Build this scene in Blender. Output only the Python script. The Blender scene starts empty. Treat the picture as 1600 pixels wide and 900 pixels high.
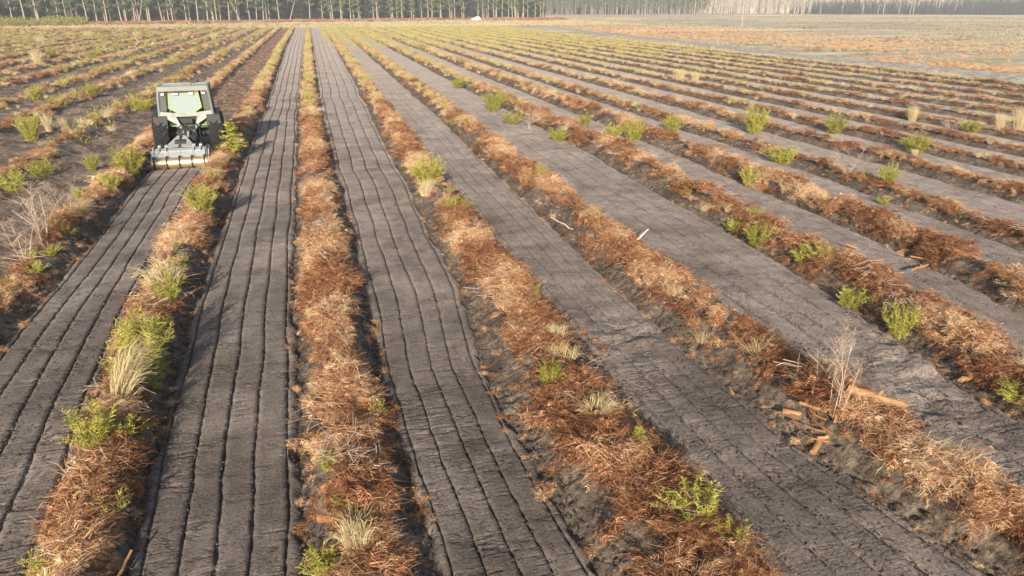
import bpy, math, random
import numpy as np
from mathutils import Vector, Matrix
scene = bpy.context.scene
COL = scene.collection
R = math.radians
random.seed(7)
rng = np.random.default_rng(11)

# ------------------------------------------------------------ camera, world, sun, exposure
CAM_H, PITCH, YAW = 6.43, 21.79, 14.86
cd = bpy.data.cameras.new('camera')
cam = bpy.data.objects.new('camera', cd)
COL.objects.link(cam)
cd.sensor_width = 36.0
cd.lens = 1103.65 / 1600 * 36.0
cd.clip_start = 0.1
cd.clip_end = 6000
cam.location = (0, 0, CAM_H)
cam.rotation_euler = (R(90 - PITCH), 0, R(-YAW))
scene.camera = cam

SUN_EL, SUN_AZ = 19.0, 196.0          # azimuth from +Y, clockwise
w = bpy.data.worlds.new('World')
scene.world = w
w.use_nodes = True
wn = w.node_tree.nodes
sky = wn.new('ShaderNodeTexSky')
sky.sky_type = 'NISHITA'
sky.sun_disc = False
sky.sun_elevation = R(SUN_EL)
sky.sun_rotation = R(SUN_AZ)
sky.air_density = 1.0
sky.dust_density = 1.5
w.node_tree.links.new(sky.outputs[0], wn['Background'].inputs[0])
wn['Background'].inputs[1].default_value = 0.10
sl = bpy.data.lights.new('sun', 'SUN')
sun = bpy.data.objects.new('sun', sl)
COL.objects.link(sun)
sl.energy = 5.0
sl.angle = R(0.5)
sl.color = (1.0, 0.90, 0.77)
el, az = R(SUN_EL), R(SUN_AZ)
sdir = Vector((math.sin(az) * math.cos(el), math.cos(az) * math.cos(el), math.sin(el)))
sun.rotation_euler = (-sdir).to_track_quat('-Z', 'Y').to_euler()
sun.location = (0, -20, 40)
vs = scene.view_settings
vs.view_transform = 'Standard'
vs.look = 'None'
vs.exposure = 0.95
vs.gamma = 1.0
vs.use_curve_mapping = False
scene.cycles.max_bounces = 5
scene.cycles.diffuse_bounces = 3
scene.cycles.volume_bounces = 1
scene.cycles.transparent_max_bounces = 8

HAZE_DENSITY = 0.00068

# ------------------------------------------------------------ noise helpers (numpy)
def _h(ix, iy, s):
    n = (ix.astype(np.int64) * 374761393 + iy.astype(np.int64) * 668265263 + s * 974634777) & 0x7fffffff
    n = ((n ^ (n >> 13)) * 1274126177) & 0x7fffffff
    n = (n ^ (n >> 16)) & 0xffff
    return n / 65535.0
def vnoise(x, y, s=0):
    x = np.asarray(x, float); y = np.asarray(y, float)
    x, y = np.broadcast_arrays(x, y)
    ix, iy = np.floor(x), np.floor(y)
    fx, fy = x - ix, y - iy
    fx = fx * fx * (3 - 2 * fx); fy = fy * fy * (3 - 2 * fy)
    a, b = _h(ix, iy, s), _h(ix + 1, iy, s)
    c, d = _h(ix, iy + 1, s), _h(ix + 1, iy + 1, s)
    return (a + (b - a) * fx) * (1 - fy) + (c + (d - c) * fx) * fy
def fbm(x, y, s=0, o=3):
    t, a, n = 0.0, 0.5, 0.0
    for i in range(o):
        t = t + a * (vnoise(np.asarray(x) * 2 ** i, np.asarray(y) * 2 ** i, s + 17 * i) - 0.5)
        n += a; a *= 0.5
    return t / n                                         # about -0.5..0.5
def sstep(a, b, x):
    t = np.clip((np.asarray(x, float) - a) / (b - a), 0, 1)
    return t * t * (3 - 2 * t)

# ------------------------------------------------------------ mesh helpers
def tag(o, label=None, cat=None, group=None, kind=None):
    for k, v in (('label', label), ('category', cat), ('group', group), ('kind', kind)):
        if v: o[k] = v
    return o
def link(name, me, mat=None, parent=None):
    o = bpy.data.objects.new(name, me)
    COL.objects.link(o)
    if mat is not None and me is not None and not me.materials: me.materials.append(mat)
    if parent is not None: o.parent = parent
    return o
def empty(name, loc, rz=0.0):
    o = bpy.data.objects.new(name, None)
    COL.objects.link(o)
    o.empty_display_size = 0.3
    o.location = loc; o.rotation_euler = (0, 0, rz)
    return o
def np_mesh(name, co, quads, rnd=None, smooth=False):
    me = bpy.data.meshes.new(name)
    co = np.asarray(co, np.float32); quads = np.asarray(quads, np.int32)
    me.vertices.add(len(co)); me.vertices.foreach_set('co', co.ravel())
    k = quads.shape[1]
    me.loops.add(quads.size); me.loops.foreach_set('vertex_index', quads.ravel())
    me.polygons.add(len(quads))
    me.polygons.foreach_set('loop_start', np.arange(len(quads), dtype=np.int32) * k)
    if smooth: me.polygons.foreach_set('use_smooth', np.ones(len(quads), bool))
    if rnd is not None:
        at = me.attributes.new('rnd', 'FLOAT', 'FACE')
        at.data.foreach_set('value', np.asarray(rnd, np.float32))
    me.update(calc_edges=True)
    return me
def grid_mesh(name, X, Y, Z, smooth=True):
    r, c = X.shape
    i = np.arange((r - 1) * (c - 1)); i = i // (c - 1) * c + i % (c - 1)
    q = np.stack([i, i + 1, i + c + 1, i + c], 1)
    return np_mesh(name, np.stack([X, Y, Z], -1).reshape(-1, 3), q, None, smooth)

class MB:
    """collects boxes, bars, lathes and ribbons into one mesh"""
    def __init__(s): s.v = []; s.f = []; s.r = []
    def add(s, vs, fs, rnd=None):
        n = len(s.v); s.v += [tuple(v) for v in vs]
        s.f += [tuple(i + n for i in f) for f in fs]
        s.r += [random.random() if rnd is None else rnd] * len(fs)
    def box(s, c, d, m=None):
        x, y, z = d[0] / 2, d[1] / 2, d[2] / 2
        v = [Vector((a * x, b * y, e * z)) for a in (-1, 1) for b in (-1, 1) for e in (-1, 1)]
        if m is not None: v = [m @ p for p in v]
        v = [p + Vector(c) for p in v]
        s.add(v, [(0, 1, 3, 2), (4, 6, 7, 5), (0, 4, 5, 1), (2, 3, 7, 6), (0, 2, 6, 4), (1, 5, 7, 3)])
    def bar(s, p, q, r, r2=None, n=8):
        s.tube([p, q], [r, r if r2 is None else r2], n)
    def tube(s, pts, rad, n=8, caps=True, jit=0.0):
        pts = [Vector(p) for p in pts]; vs = []
        up = None
        for i, p in enumerate(pts):
            t = (pts[min(i + 1, len(pts) - 1)] - pts[max(i - 1, 0)]).normalized()
            if up is None:
                up = Vector((0, 0, 1)) if abs(t.z) < 0.9 else Vector((1, 0, 0))
            a = t.cross(up).normalized(); b = a.cross(t); up = b
            for k in range(n):
                an = 2 * math.pi * k / n
                rr = rad[i] * (1 + random.uniform(-jit, jit))
                vs.append(p + a * rr * math.cos(an) + b * rr * math.sin(an))
        fs = []
        for i in range(len(pts) - 1):
            for k in range(n):
                fs.append((i * n + k, i * n + (k + 1) % n, (i + 1) * n + (k + 1) % n, (i + 1) * n + k))
        if caps:
            fs.append(tuple(range(n))[::-1]); fs.append(tuple(range((len(pts) - 1) * n, len(pts) * n)))
        s.add(vs, fs)
    def lathe_x(s, prof, c=(0, 0, 0), n=32):
        """profile of (x, radius), turned round the X axis"""
        vs = []
        for x, r in prof:
            for k in range(n):
                a = 2 * math.pi * k / n
                vs.append((c[0] + x, c[1] + r * math.cos(a), c[2] + r * math.sin(a)))
        fs = [(i * n + k, (i + 1) * n + k, (i + 1) * n + (k + 1) % n, i * n + (k + 1) % n)
              for i in range(len(prof) - 1) for k in range(n)]
        s.add(vs, fs)
    def prism(s, poly, axis, a, b):
        """polygon of two coordinates extruded along an axis from a to b"""
        def P(u, t):
            return {'x': (t, u[0], u[1]), 'y': (u[0], t, u[1]), 'z': (u[0], u[1], t)}[axis]
        n = len(poly)
        vs = [P(u, a) for u in poly] + [P(u, b) for u in poly]
        fs = [tuple(range(n))[::-1], tuple(range(n, 2 * n))] + [(i, (i + 1) % n, n + (i + 1) % n, n + i) for i in range(n)]
        s.add(vs, fs)
    def plate(s, poly, th):
        """thin plate from a 3-D polygon, thickened along its normal"""
        p = [Vector(q) for q in poly]
        nrm = (p[1] - p[0]).cross(p[2] - p[0]).normalized() * th / 2
        n = len(p)
        vs = [q - nrm for q in p] + [q + nrm for q in p]
        fs = [tuple(range(n))[::-1], tuple(range(n, 2 * n))] + [(i, (i + 1) % n, n + (i + 1) % n, n + i) for i in range(n)]
        s.add(vs, fs)
    def ribbon(s, pts, wid, rnd=None, side=None):
        pts = [Vector(p) for p in pts]; vs = []
        if side is None: side = Vector((random.gauss(0, 1), random.gauss(0, 1), random.gauss(0, .5)))
        for i, p in enumerate(pts):
            t = pts[min(i + 1, len(pts) - 1)] - pts[max(i - 1, 0)]
            a = t.cross(side)
            if a.length < 1e-6: a = Vector((1, 0, 0))
            a = a.normalized() * wid * (1 - 0.75 * i / (len(pts) - 1)) / 2
            vs += [p - a, p + a]
        s.add(vs, [(2 * i, 2 * i + 1, 2 * i + 3, 2 * i + 2) for i in range(len(pts) - 1)], rnd)
    def mesh(s, name, smooth=False, fix=True):
        me = bpy.data.meshes.new(name)
        me.from_pydata(s.v, [], s.f)
        at = me.attributes.new('rnd', 'FLOAT', 'FACE')
        at.data.foreach_set('value', np.asarray(s.r, np.float32))
        if fix:
            import bmesh
            bm = bmesh.new(); bm.from_mesh(me)
            bmesh.ops.recalc_face_normals(bm, faces=bm.faces)
            bm.to_mesh(me); bm.free()
        if smooth:
            me.polygons.foreach_set('use_smooth', np.ones(len(me.polygons), bool))
        me.update()
        return me
    def build(s, name, mat, parent=None, smooth=False, bevel=0.0, fix=True):
        o = link(name, s.mesh(name, smooth, fix), mat, parent)
        if bevel:
            m = o.modifiers.new('edge', 'BEVEL'); m.width = bevel; m.segments = 2; m.limit_method = 'ANGLE'
        return o

# ------------------------------------------------------------ materials
def new_mat(name):
    m = bpy.data.materials.new(name); m.use_nodes = True
    nt = m.node_tree
    return m, nt, nt.nodes['Principled BSDF']
def N(nt, kind, **kw):
    n = nt.nodes.new(kind)
    for k, v in kw.items():
        if k in n.inputs: n.inputs[k].default_value = v
        else: setattr(n, k, v)
    return n
def mapping(nt, scale=(1, 1, 1), coord='Object', loc=(0, 0, 0)):
    tc = N(nt, 'ShaderNodeTexCoord'); mp = N(nt, 'ShaderNodeMapping')
    mp.inputs['Scale'].default_value = scale; mp.inputs['Location'].default_value = loc
    nt.links.new(tc.outputs[coord], mp.inputs[0])
    return mp.outputs[0]
def noise(nt, vec, scale, detail=4, rough=0.55, dist=0.0):
    n = N(nt, 'ShaderNodeTexNoise')
    n.inputs['Scale'].default_value = scale; n.inputs['Detail'].default_value = detail
    n.inputs['Roughness'].default_value = rough; n.inputs['Distortion'].default_value = dist
    nt.links.new(vec, n.inputs['Vector'])
    return n.outputs['Fac']
def ramp(nt, fac, stops, interp='LINEAR'):
    r = N(nt, 'ShaderNodeValToRGB'); r.color_ramp.interpolation = interp
    e = r.color_ramp.elements
    while len(e) < len(stops): e.new(0.5)
    for x, (p, c) in zip(e, stops):
        x.position = p; x.color = (*c, 1) if len(c) == 3 else c
    nt.links.new(fac, r.inputs[0])
    return r.outputs[0]
def mixc(nt, fac, a, b, mode='MIX'):
    m = N(nt, 'ShaderNodeMix'); m.data_type = 'RGBA'; m.blend_type = mode
    for s, v in ((0, fac), (6, a), (7, b)):
        if hasattr(v, 'is_output'): nt.links.new(v, m.inputs[s])
        else: m.inputs[s].default_value = (*v, 1) if isinstance(v, tuple) else v
    return m.outputs[2]
def mth(nt, op, a, b=0.0, clamp=False):
    m = N(nt, 'ShaderNodeMath'); m.operation = op; m.use_clamp = clamp
    for s, v in ((0, a), (1, b)):
        if hasattr(v, 'is_output'): nt.links.new(v, m.inputs[s])
        else: m.inputs[s].default_value = v
    return m.outputs[0]
def bump(nt, bs, h, strength, dist, prev=None):
    b = N(nt, 'ShaderNodeBump'); b.inputs['Strength'].default_value = strength; b.inputs['Distance'].default_value = dist
    nt.links.new(h, b.inputs['Height'])
    if prev is not None: nt.links.new(prev, b.inputs['Normal'])
    if bs is not None: nt.links.new(b.outputs[0], bs.inputs['Normal'])
    return b.outputs[0]
def paint(name, col, rough=0.45, metal=0.0, dirt=0.25, dcol=(.10, .08, .065), bmp=0.0):
    m, nt, bs = new_mat(name)
    v = mapping(nt)
    d = ramp(nt, noise(nt, v, 3.2, 6, .65), [(.40, (0, 0, 0)), (.72, (1, 1, 1))])
    f = mth(nt, 'MULTIPLY', d, dirt)
    nt.links.new(mixc(nt, f, col, dcol), bs.inputs['Base Color'])
    nt.links.new(mth(nt, 'ADD', mth(nt, 'MULTIPLY', d, .3), rough, True), bs.inputs['Roughness'])
    bs.inputs['Metallic'].default_value = metal
    if bmp: bump(nt, bs, noise(nt, v, 40, 3), bmp, .01)
    return m

def soil_mat():
    m, nt, bs = new_mat('peat_soil')
    v = mapping(nt)
    big = noise(nt, v, .35, 5, .6)
    mid = noise(nt, mapping(nt, (1, .8, 1)), 2.6, 5, .65)
    fine = noise(nt, v, 22, 6, .75)
    c = ramp(nt, big, [(.36, (.090, .070, .057)), (.50, (.118, .093, .077)), (.64, (.155, .124, .103))])
    # drier patches and right-hand lanes pale; paling along Y paints in haze brightening
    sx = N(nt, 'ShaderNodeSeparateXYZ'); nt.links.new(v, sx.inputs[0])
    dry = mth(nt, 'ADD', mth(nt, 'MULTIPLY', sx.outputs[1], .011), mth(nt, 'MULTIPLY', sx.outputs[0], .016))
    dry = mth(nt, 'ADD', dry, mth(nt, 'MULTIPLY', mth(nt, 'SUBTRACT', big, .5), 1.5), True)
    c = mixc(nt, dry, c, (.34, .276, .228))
    c2 = ramp(nt, fine, [(.36, (.50, .48, .47)), (.5, (1, 1, 1)), (.66, (1.45, 1.42, 1.38))])
    c3 = ramp(nt, mid, [(.38, (.80, .79, .79)), (.62, (1.2, 1.19, 1.17))])
    c = mixc(nt, 1.0, mixc(nt, 1.0, c, c2, 'MULTIPLY'), c3, 'MULTIPLY')
    bs.inputs['Sheen Weight'].default_value = .12
    bs.inputs['Sheen Roughness'].default_value = .6
    bs.inputs['Sheen Tint'].default_value = (.8, .72, .66, 1)
    nt.links.new(c, bs.inputs['Base Color'])
    bs.inputs['Roughness'].default_value = 1.0
    bs.inputs['Specular IOR Level'].default_value = .08
    def cracks(sx, sy, seed, w, lo, hi):
        vo = N(nt, 'ShaderNodeTexVoronoi'); vo.feature = 'DISTANCE_TO_EDGE'; vo.inputs['Scale'].default_value = 1.0
        nz = N(nt, 'ShaderNodeTexNoise'); nz.inputs['Scale'].default_value = 5.0; nz.inputs['Detail'].default_value = 4
        nt.links.new(v, nz.inputs['Vector'])
        sc = N(nt, 'ShaderNodeVectorMath'); sc.operation = 'SCALE'; sc.inputs['Scale'].default_value = .16
        nt.links.new(nz.outputs['Color'], sc.inputs[0])
        vd = N(nt, 'ShaderNodeVectorMath'); vd.operation = 'ADD'
        nt.links.new(v, vd.inputs[0]); nt.links.new(sc.outputs[0], vd.inputs[1])
        mp = N(nt, 'ShaderNodeMapping'); mp.inputs['Scale'].default_value = (sx, sy, 0); mp.inputs['Location'].default_value = (seed, seed * 2, 0)
        nt.links.new(vd.outputs[0], mp.inputs[0]); nt.links.new(mp.outputs[0], vo.inputs['Vector'])
        cr = ramp(nt, vo.outputs['Distance'], [(w * .35, (1, 1, 1)), (w, (0, 0, 0))])
        wh = ramp(nt, noise(nt, mapping(nt, (1, 1.5, 1), loc=(seed, 3, 0)), .9, 4, .6), [(lo, (0, 0, 0)), (hi, (1, 1, 1))])
        return mth(nt, 'MULTIPLY', cr, wh)
    h = mth(nt, 'MAXIMUM', cracks(2.2, 9.0, 3.0, .10, .54, .60), mth(nt, 'MULTIPLY', cracks(4.0, 15.0, 9.0, .10, .53, .60), .5))
    b1 = bump(nt, None, mth(nt, 'MULTIPLY', h, -1.0), 1.0, .035)
    b2 = bump(nt, None, mid, .25, .025, b1)
    bump(nt, bs, fine, .8, .035, b2)
    return m
def rough_soil_mat(name, cols, bscale=7.0, dist=.05):
    m, nt, bs = new_mat(name)
    v = mapping(nt)
    a = noise(nt, v, .8, 6, .65); b = noise(nt, v, bscale, 6, .7)
    c = ramp(nt, a, [(.38, cols[0]), (.5, cols[1]), (.62, cols[2])])
    c2 = ramp(nt, b, [(.36, (.42, .40, .38)), (.5, (1, 1, 1)), (.64, (1.6, 1.52, 1.4))])
    nt.links.new(mixc(nt, 1.0, c, c2, 'MULTIPLY'), bs.inputs['Base Color'])
    bs.inputs['Roughness'].default_value = .95
    bs.inputs['Specular IOR Level'].default_value = .15
    bump(nt, bs, b, .9, dist)
    return m
def heath_mat():
    m, nt, bs = new_mat('heath_ground')
    v = mapping(nt); vs_ = mapping(nt, (.25, 1, 1))
    a = noise(nt, vs_, .03, 6, .6, .3); b = noise(nt, v, .5, 6, .7)
    c = ramp(nt, a, [(.36, (.38, .28, .18)), (.44, (.48, .38, .26)), (.50, (.30, .28, .17)), (.56, (.52, .43, .30)), (.64, (.64, .56, .42))])
    c2 = ramp(nt, b, [(.28, (.55, .52, .5)), (.5, (1, 1, 1)), (.75, (1.3, 1.28, 1.2))])
    nt.links.new(mixc(nt, 1.0, c, c2, 'MULTIPLY'), bs.inputs['Base Color'])
    bs.inputs['Roughness'].default_value = 1.0
    bs.inputs['Specular IOR Level'].default_value = .1
    bump(nt, bs, b, 1.0, .4)
    return m
def leaf_mat(name, stops, trans=.22, tint_w=.55, rnd_w=.6):
    """colour from the leaf's own random value and its plant's tint"""
    m, nt, bs = new_mat(name)
    a = N(nt, 'ShaderNodeAttribute'); a.attribute_name = 'rnd'; a.attribute_type = 'GEOMETRY'
    t = N(nt, 'ShaderNodeAttribute'); t.attribute_name = 'tint'; t.attribute_type = 'INSTANCER'
    f = mth(nt, 'ADD', mth(nt, 'MULTIPLY', a.outputs['Fac'], rnd_w), mth(nt, 'MULTIPLY', t.outputs['Fac'], tint_w), True)
    c = ramp(nt, f, stops)
    nt.links.new(c, bs.inputs['Base Color'])
    bs.inputs['Roughness'].default_value = .75
    bs.inputs['Specular IOR Level'].default_value = .2
    tr = N(nt, 'ShaderNodeBsdfTranslucent'); nt.links.new(c, tr.inputs[0])
    mx = N(nt, 'ShaderNodeMixShader'); mx.inputs[0].default_value = trans
    nt.links.new(bs.outputs[0], mx.inputs[1]); nt.links.new(tr.outputs[0], mx.inputs[2])
    nt.links.new(mx.outputs[0], nt.nodes['Material Output'].inputs[0])
    return m
def wood_mat(name, a, b):
    m, nt, bs = new_mat(name)
    f = noise(nt, mapping(nt, (1, 1, 1)), 9, 5, .7)
    nt.links.new(ramp(nt, f, [(.3, a), (.7, b)]), bs.inputs['Base Color'])
    bs.inputs['Roughness'].default_value = .85
    bump(nt, bs, f, .6, .01)
    return m
M = dict(
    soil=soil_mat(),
    bank=rough_soil_mat('bank_soil', ((.078, .057, .042), (.130, .099, .074), (.190, .149, .112)), 9.0, .08),
    rough=rough_soil_mat('unworked_soil', ((.100, .071, .051), (.160, .118, .088), (.235, .180, .134)), 5.0, .08),
    heath=heath_mat(),
    track=rough_soil_mat('sandy_track', ((.26, .23, .20), (.34, .30, .26), (.42, .38, .33)), 3.0, .03),
    bracken=leaf_mat('dry_bracken', [(.0, (.042, .014, .009)), (.22, (.125, .040, .018)), (.45, (.31, .130, .056)), (.68, (.48, .265, .132)), (.87, (.62, .41, .235)), (1.0, (.75, .57, .37))], .2, .5, .75),
    straw=leaf_mat('dry_grass', [(.0, (.30, .22, .10)), (.4, (.50, .40, .21)), (1.0, (.74, .64, .42))]),
    green=leaf_mat('gorse_green', [(.0, (.070, .085, .016)), (.35, (.22, .22, .040)), (.7, (.42, .38, .085)), (1.0, (.60, .52, .19))], .3),
    dark=leaf_mat('evergreen', [(.0, (.008, .013, .010)), (.6, (.017, .026, .017)), (1.0, (.036, .050, .026))], .05),
    pine=leaf_mat('pine_needles', [(.0, (.060, .085, .036)), (.5, (.150, .180, .075)), (1.0, (.26, .29, .13))], .25),
    twig=leaf_mat('bare_twigs', [(.0, (.22, .15, .11)), (.5, (.38, .29, .22)), (1.0, (.58, .49, .40))], .05),
    bark=wood_mat('pine_bark', (.20, .15, .11), (.42, .34, .26)),
    wood=wood_mat('split_wood', (.19, .095, .042), (.38, .215, .095)),
    pale_wood=wood_mat('weathered_wood', (.45, .37, .28), (.68, .60, .50)),
    log_bark=wood_mat('log_bark', (.15, .062, .028), (.30, .13, .055)),
)

# ------------------------------------------------------------ row layout (world metres; rows run along +Y)
ROWS = {   # centre line and half width of each debris row
    'B': ([(8, -7.0), (15, -7.45), (22, -7.55), (28, -7.75), (36, -8.15), (70, -8.7), (245, -9.8)], [(8, .75), (245, .80)]),
    'C': ([(3, -3.0), (8, -3.32), (16, -3.89), (19, -4.0), (28, -4.14), (36, -4.25), (70, -4.6), (130, -5.3), (245, -5.9)], [(3, .50), (8, .52), (16, .72), (28, .80), (245, .8)]),
    'D': ([(3, .03), (7.5, .02), (12, -.08), (19, -.15), (25, -.3), (42, -.62), (104, -.85), (245, -1.4)], [(3, .77), (7, .77), (19, .86), (42, .75), (245, .75)]),
    'E': ([(3, 3.9), (6.4, 3.86), (9, 3.74), (12, 3.75), (16, 3.85), (31, 3.82), (67, 4.1), (165, 4.2), (245, 4.0)], [(3, 1.0), (8, 1.12), (12, 1.13), (16, .95), (28, .85), (245, .8)]),
    'F': ([(3, 8.2), (5, 8.1), (8, 7.8), (14, 7.6), (26, 7.72), (46, 8.06), (245, 8.3)], [(3, .66), (5, .70), (8, .95), (14, 1.08), (26, .95), (245, .85)]),
    'G': ([(3, 11.4), (8.5, 11.9), (13, 12.5), (18, 12.7), (31, 13.1), (60, 12.9), (245, 12.6)], [(3, 1.0), (14, 1.05), (245, .9)]),
    'H': ([(3, 15.0), (11.8, 15.6), (15, 16.2), (23, 16.6), (40, 16.8), (245, 16.6)], [(3, .95), (245, .9)]),
    'I': ([(3, 19.2), (15, 19.6), (25, 20.4), (245, 20.6)], [(3, 1.0), (245, .9)]),
}
order = ['B', 'C', 'D', 'E', 'F', 'G', 'H', 'I']
for i, x in enumerate([24.4, 28.1, 31.7, 35.3, 39.0, 42.8, 46.5, 50.4, 54.2, 58.0]):
    k = 'J' + str(i)
    ROWS[k] = ([(3, x), (245, x + .3)], [(3, .95), (245, .9)]); order.append(k)
def curve(c, y): return np.interp(y, [p[0] for p in c], [p[1] for p in c])
def row_c(k, y): return curve(ROWS[k][0], y) + .08 * (vnoise(np.asarray(y) / 4.0, order.index(k) * 7.3, 5) - .5) + .12 * (vnoise(np.asarray(y) / 19.0, order.index(k) * 3.1, 6) - .5)
def row_w(k, y): return curve(ROWS[k][1], y) * (1 + .12 * (vnoise(np.asarray(y) / 3.0, order.index(k) * 5.7, 8) - .5))
Y_END = 245.0
def y_start(x):
    return max(3.0, .50 * x - 2.5) if x > 0 else max(3.0, 1.5 * abs(x) - 1.0)
def y_rows(y0, y1, k, dmin):
    ys = [y0]
    while ys[-1] < y1: ys.append(ys[-1] + max(dmin, k * ys[-1]))
    return np.array(ys)
# half height of a row's soil bank at sideways offset o
def bank_z(k, x, y):
    c, wd = row_c(k, y), row_w(k, y)
    u = np.abs(np.asarray(x) - c) / wd
    top = (.14 + .26 * vnoise(np.asarray(y) / 2.2, order.index(k) * 2.2, 31)) * (.45 if order.index(k) > 6 else 1)
    z = -.10 + (top + .10) * (1 - sstep(.25, .98, u))
    z = z + .10 * fbm(np.asarray(x) * 2.6, np.asarray(y) * 2.6, 40, 3) * (1 - sstep(.9, 1.05, u)) + .11 * fbm(np.asarray(x) * 8, np.asarray(y) * 8, 41, 2) * (1 - sstep(1.0, 1.1, u))
    return z - .35 * sstep(1.02, 1.18, u)

# ------------------------------------------------------------ ground
def field_mask(x, y):
    return sstep(-108, -104, x) * (1 - sstep(59.5, 61.5, x)) * sstep(-12, -8, y) * (1 - sstep(243, 247, y))
def land_z(x, y):
    z = .5 * fbm(x / 30, y / 30, 60, 3) * sstep(60, 75, np.hypot(x, y)) + .3 * fbm(x / 6, y / 6, 61, 2) * sstep(40, 70, np.hypot(x, y))
    return z - (.55 + z) * field_mask(x, y)
gx = np.unique(np.concatenate([np.linspace(-2500, -200, 24), np.linspace(-200, 700, 301), [-108, -106, -104, 59.5, 60.5, 61.5], np.linspace(700, 3000, 24)]))
gy = np.unique(np.concatenate([np.linspace(-300, -14, 12), [-12, -10, -8], np.linspace(-8, 240, 84), [243, 245, 247], np.linspace(248, 760, 171), np.linspace(780, 4000, 24)]))
GX, GY = np.meshgrid(gx, gy)
tag(link('ground', grid_mesh('ground', GX, GY, land_z(GX, GY)), M['heath']), kind='structure')
# sandy track along the right edge of the worked field
ty = np.linspace(20, 330, 150)
tc = 63.6 + (ty - 60) * .058 + 1.2 * (vnoise(ty / 26, 3, 70) - .5)
to = np.array([-1.7, -1.2, -.9, -.5, 0, .5, .9, 1.2, 1.7])
TX = tc[:, None] + to[None, :]; TY = ty[:, None] + 0 * to[None, :]
TZ = land_z(TX, TY) + np.array([-.05, .06, .02, .05, .09, .05, .02, .06, -.05])[None, :] + .04
tag(link('track', grid_mesh('track', TX, TY, TZ), M['track']), kind='structure')

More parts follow.
